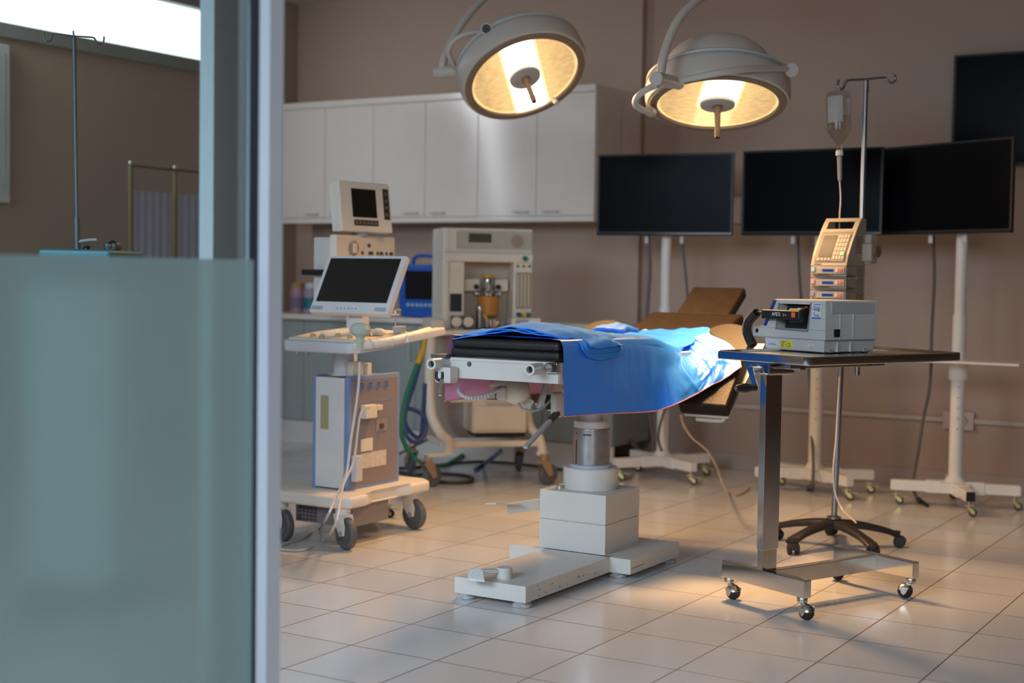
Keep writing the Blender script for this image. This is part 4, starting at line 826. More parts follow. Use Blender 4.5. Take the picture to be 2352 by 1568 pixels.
# folded gown lying across the near end
def cloth(rows, nv, amp, sc, seed, up=(0, 0, 1)):
    g = dense(rows, nv)
    for i in range(len(g)):
        for j in range(len(g[0])):
            p = g[i][j]; k = noise.noise((p.x*sc, p.y*sc*.7, seed)) + .5*noise.noise((p.x*sc*2.3, p.y*sc*2.1, seed+3))
            g[i][j] = p + Vector(up)*(amp*k) + Vector((amp*.4*noise.noise((p.x*sc, p.z*sc, seed+8)), 0, 0))
    return g
def sheet(mb, g):
    v = [[mb.bm.verts.new(p) for p in r] for r in g]
    for i in range(len(g)-1):
        for j in range(len(g[0])-1): mb.bm.faces.new((v[i][j], v[i+1][j], v[i+1][j+1], v[i][j+1]))
mb = MB()
for k, (dz, sh) in enumerate(((.003, 0), (.012, .02), (.022, .0))):
    R_ = []
    for x, zz in ((-2.975+sh, .958), (-2.90+sh, .968), (-2.78, .985+k*.004), (-2.66, .984+k*.003), (-2.56, .972), (-2.515, .958), (-2.492+.004*k, .925+.01*k)):
        y0 = 4.485+.012*k+.02*math.sin(x*9+k); y1 = 5.02-.06*k+.05*math.sin(x*7+k*2)
        if x > -2.53: y0, y1 = 4.60+.02*k, 4.93-.01*k
        zs = dz if x < -2.53 else dz*.4
        R_.append([V3((x, y0+(y1-y0)*q, zz+zs*math.sin(PI*min(1, q*1.15+.05))**.5 - .012*(q > .95))) for q in (0, .25, .5, .75, 1)])
    if True:
        R_.append([V3((-2.486+.005*k, 4.64+(.26)*q, .895+.022*k-.012*math.sin(PI*q))) for q in (0, .25, .5, .75, 1)])
    sheet(mb, cloth(R_, 10, .0075, 15, 1.7+5*k))
gw = mb.build('folded_gown', lightblue, None, 60)
sm = gw.modifiers.new('thickness', 'SOLIDIFY'); sm.thickness = .0035
tag(gw, 'light blue folded gown lying rumpled across the black end pad of the table', 'gown')
mb = MB(); R_ = []
for a in range(4): R_.append([V3((-2.97+.05*a, 5.58+.05*q, .955+.022*math.sin(PI*(a+.5)/4)*math.sin(PI*min(1, q/3))+.012)) for q in range(4)])
sheet(mb, cloth(R_, 8, .008, 22, 4.1)); tw_ = mb.build('folded_towel', mat('deep_blue_cloth', (.03, .16, .55), .6, bump=.3, bscale=30), None, 60)
sm = tw_.modifiers.new('thickness', 'SOLIDIFY'); sm.thickness = .02
tag(tw_, 'small deep blue folded towel at the far edge of the drape', 'towel')

# ------------------------------------------------------------------ surgical lamps and their ceiling mount
RL = .27
mx_ = V3((-2.95, 6.75, 0))
t = thing('ceiling_mount', 'white ceiling column above the picture carrying both surgical lamps', 'mount', (mx_.x, mx_.y, 2.5))
cmn = MB(); cmn.cyl((mx_.x, mx_.y, 2.66), (mx_.x, mx_.y, 3.16), .055, seg=28); cmn.lathe([(.16, 3.164), (.16, 3.12), (.07, 3.08)], (mx_.x, mx_.y, 0), seg=32); cmn.build('column', lampw, t)
lens_low = (1.0, .10)
LL = ('round surgical lamp tilted toward the operating table, in front of the white wall cabinets', 'round surgical lamp with domed back, hanging nearly level above the leg pad')
for li, (c, n, e1, e2) in enumerate(LAMP):
    t = thing('surgical_lamp', LL[li], 'surgical lamp', c, 'surgical lamps over the table')
    up = -n
    hd = MB(); hd.lathe([(RL-.004, -.012), (RL+.004, -.014), (RL+.020, -.012), (RL+.042, -.004), (RL+.050, .02), (RL+.050, .075), (RL+.040, .098), (RL+.028, .104)], c, up, 72, e1); hd.build('housing', lampw, t, 50)
    bz = MB(); bz.lathe([(RL-.002, .004), (RL-.002, -.012), (RL+.004, -.016), (RL+.030, -.0125), (RL+.032, -.009)], c, up, 72, e1); bz.build('bezel', lampbez, t, 50)
    rg = MB(); rg.lathe([(RL+.030, .100), (RL+.044, .104), (RL+.046, .112), (RL+.036, .120), (RL+.020, .122)], c, up, 72, e1); rg.build('seam_ring', mat('seam_ring_grey', (.46, .47, .46), .4), t, 50)
    dm = MB(); dm.lathe([(RL+.028, .112), *[((RL-.025)*math.cos(k*PI/28), .135+.170*math.sin(k*PI/28)) for k in range(0, 14)], (0, .305)], c, up, 72, e1); dm.build('dome', lampw, t, 60)
    ln = MB(); ln.lathe([(0, 0)] + [(RL*k/10, 0) for k in range(1, 11)], c, up, 72, e1)
    uvl = ln.bm.loops.layers.uv.new('UVMap')
    for f in ln.bm.faces:
        for lp in f.loops:
            d_ = lp.vert.co - c; lp[uvl].uv = (.5+d_.dot(e1)/(2*RL), .5+d_.dot(e2)/(2*RL))
    lo_ = ln.build('lens', lens_mat('lit_lamp_lens_%d' % li, lens_low[li]), t)
    hp = MB(); hp.lathe([(0, -.018), (.062, -.018), (.076, -.014), (.078, -.004), (.07, 0)], c, up, 40, e1); hp.build('hub_plate', mat('hub_plate_grey', (.42, .40, .38), .45), t)
    hh = MB(); hh.lathe([(.020, -.016), (.022, -.022), (.020, -.040), (.0135, -.05), (.012, -.125), (.014, -.13), (.012, -.165), (0, -.166)], c, up, 24, e1); hh.build('sterile_handle', mat('tan_handle', (.22, .13, .075), .5), t)
    MB().lathe([(0, -.1665), (.0105, -.1665), (.0105, -.163)], c, up, 18, e1).build('handle_tip', black, t)
    sc2 = MB(); sc2.cyl(c-e1*.045-e2*.01+n*.016, c-e1*.045-e2*.01+n*.021, .006, seg=10); sc2.build('hub_screw', mat('copper_screw', (.5, .28, .18), .4), t)
    if li == 0:
        el0, el1 = D(1000, 166, 7.0), D(1064, 161, 6.95)
        el = MB(); el.cyl(el0, el1, .030, seg=24); el.build('elbow_joint', lampw, t)
        kn0 = D(1128, 82, 6.86); kn1 = D(1117, 66, 6.68)
        yk = MB(); yk.tube([D(1054, 166, 6.95), D(1040, 145, 6.88), D(1030, 118, 6.84), D(1043, 93, 6.80), D(1072, 78, 6.78), D(1112, 73, 6.78)], .013, 12); yk.build('yoke', lampw, t)
        kb_ = MB(); kb_.cyl(kn0, kn1, .030, .028, 24); kb_.build('pivot_boss', lampw, t)
        MB().cyl(kn1, kn1+(kn1-kn0).normalized()*.004, .021, seg=20).build('pivot_bore', black, t)
        ar = MB(); ar.tube([D(1015, 160, 6.98), D(1022, 128, 6.98), D(1040, 88, 7.0), D(1072, 40, 7.03), D(1112, -4, 7.08), D(1180, -60, 7.15), D(1290, -120, 7.3), mx_+V3((-.25, 0, 2.83)), mx_+V3((-.05, 0, 2.84))], .019, 14); ar.build('suspension_arm', lampw, t)
        sb2 = MB(); sb2.cyl(D(1270, 228, 6.92), D(1279, 237, 6.88), .012, seg=16); sb2.build('lower_pivot', lampw, t)
    else:
        nd0, nd1 = D(1508, 178, 5.92), D(1562, 196, 6.02)
        nd = MB(); nd.cyl(D(1506, 180, 5.88), D(1560, 192, 6.06), .030, .026, 24); nd.build('elbow_joint', lampw, t)
        yk = MB(); yk.tube([D(1552, 186, 6.02), D(1600, 177, 5.96), D(1650, 167, 5.92), D(1710, 159, 5.95), D(1770, 157, 6.05), D(1808, 158, 6.13)], .014, 12); yk.tube([D(1512, 194, 5.95), D(1488, 204, 6.0), D(1464, 222, 6.06), D(1460, 240, 6.14), D(1476, 252, 6.2), D(1494, 258, 6.28)], .014, 12); yk.build('yoke', lampw, t)
        kb_ = MB(); kb_.cyl(D(1800, 163, 6.28), D(1818, 161, 6.12), .030, seg=22); kb_.build('pivot_boss', lampw, t); MB().cyl(D(1497, 258, 6.35), D(1490, 254, 6.26), .022, seg=16).build('pivot_boss', lampw, t)
        ar = MB(); ar.tube([D(1517, 172, 5.98), D(1522, 140, 5.98), D(1532, 104, 6.0), D(1548, 64, 6.02), D(1570, 30, 6.05), D(1606, -2, 6.1), D(1650, -26, 6.2), D(1690, -60, 6.4), mx_+V3((.26, -.15, 2.72)), mx_+V3((.05, 0, 2.73))], .019, 14); ar.build('suspension_arm', lampw, t)

poles = mat('dull_steel_pole', (.30, .31, .33), .28, .9)
# ------------------------------------------------------------------ drip stand, infusion pump, drip bottle
t = thing('drip_stand', 'chrome drip stand with two hooks on a five-legged black castor base', 'drip stand', (-2.045, 6.16, 0))
hub = F(1922, 1190, .125); HX, HY = -2.045, 6.17
lp0 = V3((HX, HY, .11)); lp1 = D(1938, 700, 6.30)
pl = MB(); pl.tube([lp0, lp1], .0135, 16, 0); pl.lathe([(.032, .128), (.032, .136), (.014, .142)], (HX, HY, 0), seg=24); pl.build('lower_pole', poles, t)
u0, u1 = D(1969, 862, 6.30), D(1989, 186, 6.33)
upb = MB(); upb.tube([u0, u1], .0115, 16, 0); upb.build('upper_pole', poles, t)
cb_ = MB(); cb_.beam(lp0.lerp(lp1, .93), u0.lerp(u1, .20), .03, .045, bev=.006); cb_.beam(lp0.lerp(lp1, .99), u0.lerp(u1, .26), .03, .03, bev=.006); cb_.build('pole_clamp', mgrey, t)
hk = MB(); hk.tube([D(1926, 184, 6.28), D(1924, 196, 6.27), D(1929, 204, 6.27), D(1937, 202, 6.275), D(1942, 190, 6.28), D(1950, 184, 6.285), D(1989, 182, 6.33), D(2030, 178, 6.37), D(2038, 184, 6.375), D(2044, 190, 6.38), D(2053, 188, 6.385), D(2057, 180, 6.385), D(2053, 171, 6.38)], .0055, 10); hk.lathe([(.0145, -.05), (.0125, 0), (.010, .006), (0, .007)], u1, seg=18); hk.build('hook_bar', poles, t)
cst = mat('dark_brown_nylon', (.028, .022, .018), .42)
for k in range(5):
    a = math.radians(-109+72*k); d_ = V3((math.cos(a), math.sin(a), 0)); sd_ = V3((-d_.y, d_.x, 0)); rings = []
    for q in range(8):
        s_ = q/7; r_ = .012+.285*s_; z_ = .128-.055*s_**1.8 if s_ < 1 else .070; wd = .036-.012*s_+(.006 if s_ > .85 else 0); th = .034-.012*s_
        c0 = V3((HX, HY, 0))+d_*r_+V3((0, 0, z_-th/2-.006))
        rings.append([c0+sd_*(wd*math.cos(2*PI*m/14))+V3((0, 0, th*.62*math.sin(2*PI*m/14))) for m in range(14)])
    lg = MB(); lg.ringed(rings); e = V3((HX, HY, 0))+d_*.285; lg.cyl(e+V3((0, 0, .048)), e+V3((0, 0, .072)), .019, .022, 16); lo = lg.build('leg', cst, t)
    ca = a+(.9, 2.2, -.5, 1.2, 2.9)[k]; cc = MB(place((e.x, e.y, 0), ca)); cc.box(-.006, .030, -.008, .008, .022, .05, .004); cc.prism([(-.004, -.021, .05), (.03, -.021, .05), (.045, -.021, .035), (.045, -.021, .022)], (0, .042, 0), .002); co = cc.build('castor', black, t)
    for s2 in (-1, 1): MB(place((e.x, e.y, 0), ca)).lathe([(0, -.008), (.022, -.008), (.0255, -.004), (.0255, .004), (.022, .008), (0, .008)], (.018, s2*.0165, .0255), (0, 1, 0), 22).build('wheel', rubber, co)
# infusion pump
pumpc = mat('dimmed_cream_plastic', (.27, .235, .185), .45); pumpi = mat('dimmed_ivory_plastic', (.33, .30, .255), .45)  # both plastics darkened in colour to offset the close lamp's glow
PO = D(1925, 680, 6.25)
pa = math.radians(31); MP = place((PO.x-.02, PO.y-.10, 0), pa)     # local x right along the front, y back
fx = D(1860, 683, 6.22); nz_ = 1.117
MP = place((fx.x, fx.y, 0), math.radians(-13))
t = thing('infusion_pump', 'beige infusion pump with handle, keypad and three stacked channels clamped to the drip stand', 'infusion pump', (fx.x+.09, fx.y+.05, .95))
Wp, Dp = .178, .155
zb, z1, z2 = .98, 1.256, 1.466
dy_ = lambda z: 0 if z <= z1 else .115*((z-z1)/(z2-z1))**1.35
side = [(0, z1), (dy_(z1+.05), z1+.05), (dy_(z1+.10), z1+.10), (dy_(z1+.15), z1+.15), (dy_(z1+.185), z1+.185), (dy_(z2)+.003, z2), (Dp, z2-.004), (Dp, z1)]
# head: sides, top handle with a real opening, face, back
hd = MB(MP)
hd.prism([(0, y, z) for y, z in side], (.024, 0, 0), .002); hd.prism([(Wp-.024, y, z) for y, z in side], (.024, 0, 0), .002)
zf_ = z2-.048
hd.prism([(.02, y, z) for y, z in ((0, z1), (dy_(z1+.05), z1+.05), (dy_(z1+.10), z1+.10), (dy_(z1+.14), z1+.14), (dy_(zf_), zf_), (Dp, zf_), (Dp, z1))], (Wp-.04, 0, 0), .002)
hd.prism([(.02, y, z) for y, z in ((dy_(z2-.016), z2-.016), (dy_(z2)+.002, z2), (dy_(z2)+.03, z2-.001), (dy_(z2)+.028, z2-.016))], (Wp-.04, 0, 0), .002)
hd.build('control_head', pumpc, t, 30)
face = MB(MP)
def fpt(x, z, off): return V3((x, dy_(z)-off, z))
def patch(mb, x0, x1, z0_, z1_, off, n=6):
    g = [[fpt(x0+(x1-x0)*a, z0_+(z1_-z0_)*b/n, off) for a in (0, 1)] for b in range(n+1)]
    g2 = [[p+V3((0, off+.003, 0)) for p in r] for r in g]
    for b in range(n):
        mb._add([g[b][0], g[b][1], g[b+1][1], g[b+1][0]], [(0, 1, 2, 3)])
    mb._add([g[n][0], g[n][1], g2[n][1], g2[n][0]], [(0, 1, 2, 3)]); mb._add([g[0][0], g[0][1], g2[0][1], g2[0][0]], [(0, 1, 2, 3)])
    for a in (0, 1): mb._add([g[b][a] for b in range(n+1)]+[g2[b][a] for b in range(n, -1, -1)], [tuple(range(2*n+2))])
patch(face, .014, Wp-.014, z1+.018, z1+.150, .0015); face.build('face_plate', mat('face_plate_grey', (.17, .165, .16), .5, spec=.2), t)
fr_ = MB(MP); patch(fr_, .024, Wp-.018, z1+.022, z1+.140, .0025); fr_.build('face_panel', mat('face_panel_tan', (.26, .22, .175), .55, spec=.2), t)
ds = MB(MP); patch(ds, .030, .096, z1+.038, z1+.134, .004); ds.build('display', lcdgrey, t)
kp = MB(MP)
for i in range(4):
    for j in range(6):
        if j == 1 and i > 2: continue
        patch(kp, .104+i*.0145, .115+i*.0145, z1+.030+j*.0185, z1+.043+j*.0185, .0045, 1)
for i in range(4): patch(kp, .032+i*.017, .042+i*.017, z1+.025, z1+.034, .0045, 1)
kp.build('key', pumpi, t)
gk = MB(MP); patch(gk, .140, .158, z1+.046, z1+.062, .006, 1); gk.build('start_key', greenb, t)
lgx = MB(MP); patch(lgx, .016, .05, z1+.006, z1+.010, .001, 1); lgx.build('name_print', mat('navy_print', (.05, .06, .14), .6), t)
sdl = MB(MP)
for i in range(7):
    for j in range(4): sdl.box(Wp-.0005, Wp+.001, .075+j*.012, .083+j*.012, z1+.055+i*.011, z1+.062+i*.011)
sdl.build('side_print', mat('brown_print', (.14, .10, .07), .6), t)
bkx = MB(MP); bkx.box(.03, Wp+.03, Dp-.01, Dp+.05, z1+.01, z1+.14, .008); bkx.box(Wp-.01, Wp+.045, Dp-.03, Dp+.02, z1+.02, z1+.10, .010); bkx.build('back_module', mat('grey_beige_plastic', (.36, .31, .26), .5), t)
bkn = MB(MP); bkn.cyl((Wp+.045, Dp, z1+.065), (Wp+.062, Dp, z1+.065), .026, seg=20); bkn.build('clamp_knob', mat('brown_knob', (.16, .11, .07), .5), t)
zc = z1
for ch in range(5):
    z0_ = zc-.053
    cbm = MB(MP); cbm.box(0, Wp, 0, Dp, z0_+.001, zc-.001, .003); cho = cbm.build('channel', pumpc, t)
    fp = MB(MP); fp.box(.034, Wp-.008, -.004, .002, z0_+.019, zc-.005, .002); fp.build('channel_panel', pumpi, cho)
    MB(MP).box(.062, .118, -.0055, 0, z0_+.028, zc-.014, .001).build('channel_display', lcdblue, cho)
    MB(MP).box(.145, .163, -.0065, 0, z0_+.024, zc-.010, .004).build('stop_key', redm, cho)
    MB(MP).box(.128, .141, -.006, 0, z0_+.026, zc-.011, .001).build('channel_key', mat('tan_key', (.5, .42, .33), .5), cho)
    MB(MP).box(.006, .022, -.003, 0, z0_+.028, zc-.008, .001).build('channel_label', (mat('aqua_label', (.30, .52, .55), .6), mat('rose_label', (.70, .28, .28), .6), mat('violet_mark', (.28, .20, .45), .6), mat('aqua_label', (.30, .52, .55), .6))[ch % 4], cho)
    gp = MB(MP); gp.prism([(.022, -.010, z0_+.010), (Wp-.005, -.010, z0_+.008), (Wp+.03, .01, z0_+.010), (Wp+.03, .02, z0_+.013), (.03, -.004, z0_+.017), (.012, -.006, z0_+.019)], (0, .012, 0), .001); gp.build('channel_lever', mat('dark_green_lever', (.025, .03, .022), .4), cho)
    sp2 = MB(MP)
    for i in range(4):
        for j in range(5): sp2.box(Wp-.001, Wp+.001, .085+i*.014, .093+i*.014, z0_+.008+j*.008, z0_+.012+j*.008)
    sp2.build('channel_print', mat('brown_print', (.14, .10, .07), .6), cho)
    zc = z0_
# drip bottle and tube
bt0 = D(1928, 346, 6.27); ax = (D(1926, 215, 6.27)-bt0).normalized()
t = thing('drip_bottle', 'clear plastic drip bottle hanging upside down from the left hook of the drip stand', 'bottle', bt0)
mb = MB(); mb.lathe([(.0125, 0), (.0135, .028), (.018, .036), (.050, .080), (.053, .09), (.054, .235), (.048, .255), (.020, .264), (0, .265)], bt0, ax, 28); mb.build('bottle_body', bottlem, t)
MB().lathe([(.0105, .028), (.048, .084), (.0505, .10), (.0505, .150), (0, .150)], bt0, ax, 28).build('fluid', bottlem, t)
MB().lathe([(.0155, -.022), (.0165, -.020), (.0165, -.004), (.013, .002)], bt0, ax, 20).build('cap', ivory, t)
MB().tube([bt0+ax*.262, bt0+ax*.275+V3((.006, 0, 0)), D(1930, 200, 6.272)], .003, 8).build('hanger_loop', lgrey, t)
lb = MB(); xl_ = (-CR - FWD*.5).normalized(); xl_ = (xl_-ax*xl_.dot(ax)).normalized(); yl_ = ax.cross(xl_)
for q0_, q1_, h0, h1, mm in ((-1.2, .2, .12, .235, 0),):
    n0 = 10
    for i in range(n0):
        a0, a1 = q0_+(q1_-q0_)*i/n0, q0_+(q1_-q0_)*(i+1)/n0
        f_ = lambda a, h: bt0+ax*h+(xl_*math.cos(a)-yl_*math.sin(a))*.0548
        lb._add([f_(a0, h0), f_(a1, h0), f_(a1, h1), f_(a0, h1)], [(0, 1, 2, 3)])
lb.build('paper_label', mat('bottle_label', (.55, .52, .50), .6, alpha=.55), t, recalc=False)
t2 = thing('drip_line', 'thin clear drip line with chamber running from the bottle down behind the pump handle', 'tube', bt0-ax*.12)
MB().lathe([(.004, -.135), (.009, -.125), (.0105, -.05), (.0115, -.028), (.006, -.022)], bt0, ax, 18).build('drip_chamber', mat('frosted_chamber', (.5, .46, .42), .3, trans=.4), t2)
MB().tube([bt0-ax*.13]+pxp([(1929, 420, 6.27), (1931, 455, 6.27), (1929, 490, 6.27), (1928, 512, 6.28), (1928, 528, 6.32)]), .0034, 8).build('tube', mat('drip_tube', (.62, .50, .42), .3), t2)
tag(MB().tube(pxp([(1929, 865, 6.25), (1924, 940, 6.25), (1920, 1010, 6.24), (1914, 1080, 6.2), (1918, 1130, 6.2), (1935, 1170, 6.15), (1958, 1192, 6.05), (1966, 1200, 6.0)]), .004, 8).build('loose_tube', mat('drip_tube', (.62, .50, .42), .3)), 'thin pale tube hanging along the drip stand pole to its black base', 'tube')

# ------------------------------------------------------------------ wheeled chrome instrument table
TO = V3((-1.86, 4.855, 0)); MT = place(TO, math.radians(-24))
t = thing('instrument_table', 'chrome one-legged instrument table on an H-shaped castor base', 'table', TO)
ZT = .930
ln_ = .775
tp = MB(MT); tp.box(-.228, .228, -.045, ln_, ZT-.030, ZT-.010, .004)
rim = [(-.228, -.045), (.228, -.045), (.228, ln_), (-.228, ln_)]
tp.build('tray', steel, t)
rm = MB(MT)
def rr(x0, x1, y0, y1, r, z, n=6):
    o = []
    for cx_, cy_, a0 in ((x1-r, y0+r, -PI/2), (x1-r, y1-r, 0), (x0+r, y1-r, PI/2), (x0+r, y0+r, PI)):
        for k in range(n+1): a = a0+PI/2*k/n; o.append(V3((cx_+r*math.cos(a), cy_+r*math.sin(a), z)))
    return o
A_ = [rr(-.231, .231, -.048, ln_+.003, .022, ZT-.032), rr(-.234, .234, -.051, ln_+.006, .025, ZT-.028), rr(-.234, .234, -.051, ln_+.006, .025, ZT-.003), rr(-.231, .231, -.048, ln_+.003, .022, ZT), rr(-.222, .222, -.039, ln_-.006, .014, ZT-.001), rr(-.221, .221, -.038, ln_-.007, .013, ZT-.009)]
rm.ringed(A_, caps=False); rm.build('tray_rim', chrome, t)
ms = MB(MT); ms.box(-.0265, .0045, -.020, .060, .215, .86, .002); ms.build('mast', chrome, t)
ms = MB(MT); ms.box(-.0245, .0025, -.017, .054, .10, .24, .001); ms.build('inner_mast', steel, t)
bt = MB(MT); bt.box(-.21, .21, -.018, .018, .080, .143, .003); bt.build('near_crossbar', chrome, t)
bt = MB(MT); bt.box(-.017, .017, .018, .59, .082, .141, .002); bt.build('spine', steel, t)
bt = MB(MT); bt.box(-.20, .195, .575, .611, .080, .143, .003); bt.build('far_crossbar', chrome, t)
def ball_castor(x, y, ang):
    M_ = MT @ place((x, y, 0), ang); s_ = MB(M_); s_.lathe([(.008, .082), (.019, .080), (.020, .074), (.016, .071), (.019, .069), (.019, .064), (.013, .060)], (0, 0, 0), seg=20)
    s_.beam((0, 0, .064), (.016, 0, .048), .022, .016, bev=.004); so = s_.build('castor', zinc, t)
    h = MB(M_); c_ = (.020, 0, .030)
    prof = [(.0285*math.sin(PI*k/16), .0285*math.cos(PI*k/16)) for k in range(0, 8)]; h.lathe([(r, z) for r, z in prof], c_, (.05, -.0, 1), 24)
    for sy in (-1, 1): h.prism([(.004, sy*.0275, .046), (.036, sy*.0275, .046), (.030, sy*.0285, .024), (.022, sy*.0285, .018), (.014, sy*.0285, .024)], (0, sy*.002, 0), .001)
    h.build('castor_hood', zinc, so)
    MB(M_).sph(c_, .0268, 22, (1.08, .95, 1.08)).build('wheel', rubber, so)
    ax_ = MB(M_)
    for sy in (-1, 1): ax_.cyl((.022, sy*.029, .026), (.022, sy*.0315, .026), .0045, seg=12)
    ax_.build('axle_rivet', steel, so)
for x, y, a in ((-.185, 0, .1), (.185, 0, .1), (-.18, .593, 2.7), (.172, .593, -2.6)): ball_castor(x, y, a)
bk = MB(MT); bk.prism([(-.10, -.03, .898), (.03, -.03, .898), (.03, -.03, .855), (-.07, -.03, .855), (-.10, -.03, .88)], (0, .012, 0), .004); bk.box(-.03, .03, -.03, .10, .85, .898, .010); bk.build('height_bracket', chrome, t)
ru = MB(MT); ru.box(-.10, -.07, .0, .66, .878, .898, .003); ru.box(.07, .10, .0, .50, .878, .898, .003); ru.box(-.10, .10, .05, .08, .872, .898, .003); ru.box(-.10, .10, .40, .43, .880, .898); ru.build('under_frame', steel, t)
cr_ = MB(MT); cr_.cyl((-.045, -.050, .876), (-.045, -.02, .876), .012, seg=18); cr_.build('crank_shaft', zinc, t)
ca_ = MB(MT); ca_.prism([(-.062, -.055, .876), (-.036, -.055, .882), (-.006, -.055, .808), (-.026, -.055, .800)], (0, .005, 0), .001); ca_.build('crank_arm', chrome, t)
cg = MB(MT); cg.lathe([(0, 0), (.010, 0), (.0125, .006), (.0165, .03), (.017, .05), (.0125, .075), (.0125, .085), (.0135, .095), (.0, .097)], (-.016, -.150, .806), (0, 1, 0), 24); cgo = cg.build('crank_grip', black, t)
MB(MT).cyl((-.016, -.1512, .806), (-.016, -.148, .806), .0075, seg=16).build('grip_bolt', zinc, cgo)
ct = MB(MT)
for k in range(5): ct.tube([(-.055+.0*k, .10+.016*k, .880), (-.062, .104+.016*k, .868), (-.054, .110+.016*k, .862), (-.048, .106+.016*k, .872)], .004, 8, 3)
ct.build('tie_coil', rubber, t)

# ------------------------------------------------------------------ defibrillator on the instrument table
DA = math.radians(-25); DO = F(1889, 813, ZT-.010); MD = place((DO.x, DO.y, 0), DA)    # local x along the front (right end at 0), y back
zt = ZT-.0095
t = thing('defibrillator', 'light grey defibrillator with black paddle well standing on the chrome instrument table', 'defibrillator', (DO.x, DO.y, zt))
dg = mat('defibrillator_grey', (.56, .55, .53), .42, var=.03)
DD = .277
def loftbox(mb, lo, hi, z0, z1_, bev=.006):
    (ax0, ax1, ay0, ay1), (bx0_, bx1_, by0_, by1_) = lo, hi
    vs, fs = mb._add([(ax0, ay0, z0), (ax1, ay0, z0), (ax1, ay1, z0), (ax0, ay1, z0), (bx0_, by0_, z1_), (bx1_, by0_, z1_), (bx1_, by1_, z1_), (bx0_, by1_, z1_)], [(3, 2, 1, 0), (4, 5, 6, 7), (0, 1, 5, 4), (1, 2, 6, 5), (2, 3, 7, 6), (3, 0, 4, 7)])
    bmesh.ops.bevel(mb.bm, geom=list({e for f in fs for e in f.edges}), offset=bev, segments=3, affect='EDGES', profile=.5)
lb = MB(MD); loftbox(lb, (-.303, .0, .004, DD-.004), (-.312, .006, 0, DD), zt+.004, zt+.050); lb.build('lower_case', dg, t)
# upper case as one shell with the nose at the left and a paddle well cut into its front
uc_ = MB(MD)
zz = lambda h: zt+h
prof = [(-.375, .052), (-.37, .085), (-.31, .096), (-.262, .192), (.010, .198), (.012, .052)]
well = [(-.228, .182), (-.068, .182), (-.082, .088), (-.240, .088)]
wd = .045
uc_.prism([(x, wd, zz(h)) for x, h in prof], (0, DD-wd, 0), .004)
# front skin around the well
def quadfront(pts): uc_.prism([(x, 0, zz(h)) for x, h in pts], (0, wd+.003, 0))
quadfront([(-.375, .052), (.012, .052), (.0115, .088), (-.37, .088)])
quadfront([(-.37, .085), (-.315, .096), (-.262, .192), (-.228, .182), (-.240, .086), (-.30, .086)])
quadfront([(-.262, .192), (.010, .198), (.0105, .182), (-.228, .182)])
quadfront([(-.068, .184), (.010, .184), (.0115, .086), (-.082, .086)])
uc_.build('upper_case', dg, t, 25)
sm_ = MB(MD); sm_.box(-.374, .0125, -.0008, .01, zz(.0495), zz(.0525)); sm_.box(.004, .0125, 0, DD, zz(.0495), zz(.0525)); sm_.build('case_seam', mgrey, t)
wl = MB(MD); wl.box(-.243, -.064, wd-.004, wd+.002, zz(.083), zz(.187)); wl.build('paddle_well', mat('well_black', (.02, .02, .021), .45), t)
ws = MB(MD); ws.prism([(-.250, -.0015, zz(.082)), (-.075, -.0015, zz(.078)), (-.060, -.0015, zz(.190)), (-.066, -.0015, zz(.190)), (-.082, -.0015, zz(.086)), (-.240, -.0015, zz(.088))], (0, .03, 0)); ws.prism([(-.250, -.0015, zz(.082)), (-.240, -.0015, zz(.088)), (-.228, -.0015, zz(.182)), (-.236, -.0015, zz(.186))], (0, .03, 0)); ws.build('well_lip', mat('well_lip_grey', (.20, .20, .21), .5), t)
st_ = MB(MD); st_.prism([(-.3145, -.002, zz(.094)), (-.298, -.002, zz(.094)), (-.246, -.002, zz(.1935)), (-.263, -.002, zz(.1935))], (0, .006, 0)); st_.build('blue_stripe', mat('navy_stripe', (.02, .04, .22), .45), t)
nh = MB(MD); nh.cyl((-.351, -.0012, zz(.073)), (-.351, .004, zz(.073)), .0085, seg=20); nh.build('nose_hole', black, t)
pdl = MB(MD); pdl.box(-.290, -.085, -.040, -.008, zz(.122), zz(.158), .006, 3); pdl.box(-.155, -.085, -.03, wd, zz(.112), zz(.165), .008, 3); pdl.build('paddle', mat('paddle_black', (.014, .014, .015), .38), t)
pd2 = MB(MD); pd2.box(-.20, -.075, .012, wd, zz(.150), zz(.176), .006, 3); pd2.build('rear_paddle', mat('paddle_black', (.014, .014, .015), .38), t)
ob = MB(MD); ob.box(-.125, -.105, -.0425, -.03, zz(.131), zz(.151), .003); ob.build('shock_button', orangem, t)
yb = MB(MD); yb.box(-.125, -.108, -.01, .01, zz(.160), zz(.168), .002); yb.build('yellow_tab', mat('amber_tab', (.80, .45, .03), .5), t)
rt_ = MB(MD); rt_.box(-.098, -.09, .0, .012, zz(.168), zz(.174), .001); rt_.build('red_tab', redm, t)
Rt = (Matrix.Rotation(DA, 3, 'Z') @ Matrix.Rotation(PI/2, 3, 'X'))
wt = mat('white_print', (.75, .75, .75), .6)
tp_ = lambda x, y, h: MD @ V3((x, y, zz(h)))
text('APEX', t, tp_(-.206, -.0408, .141), Rt, .020, wt)
text('3 >', t, tp_(-.160, -.0408, .139), Rt, .015, wt)
text('2', t, tp_(-.098, wd-.0048, .170), Rt, .017, wt)
ft_ = MB(MD); ft_.box(-.262, .010, .006, DD-.008, zz(.190), zz(.1985), .003); ft_.build('top_plate', dg, t)
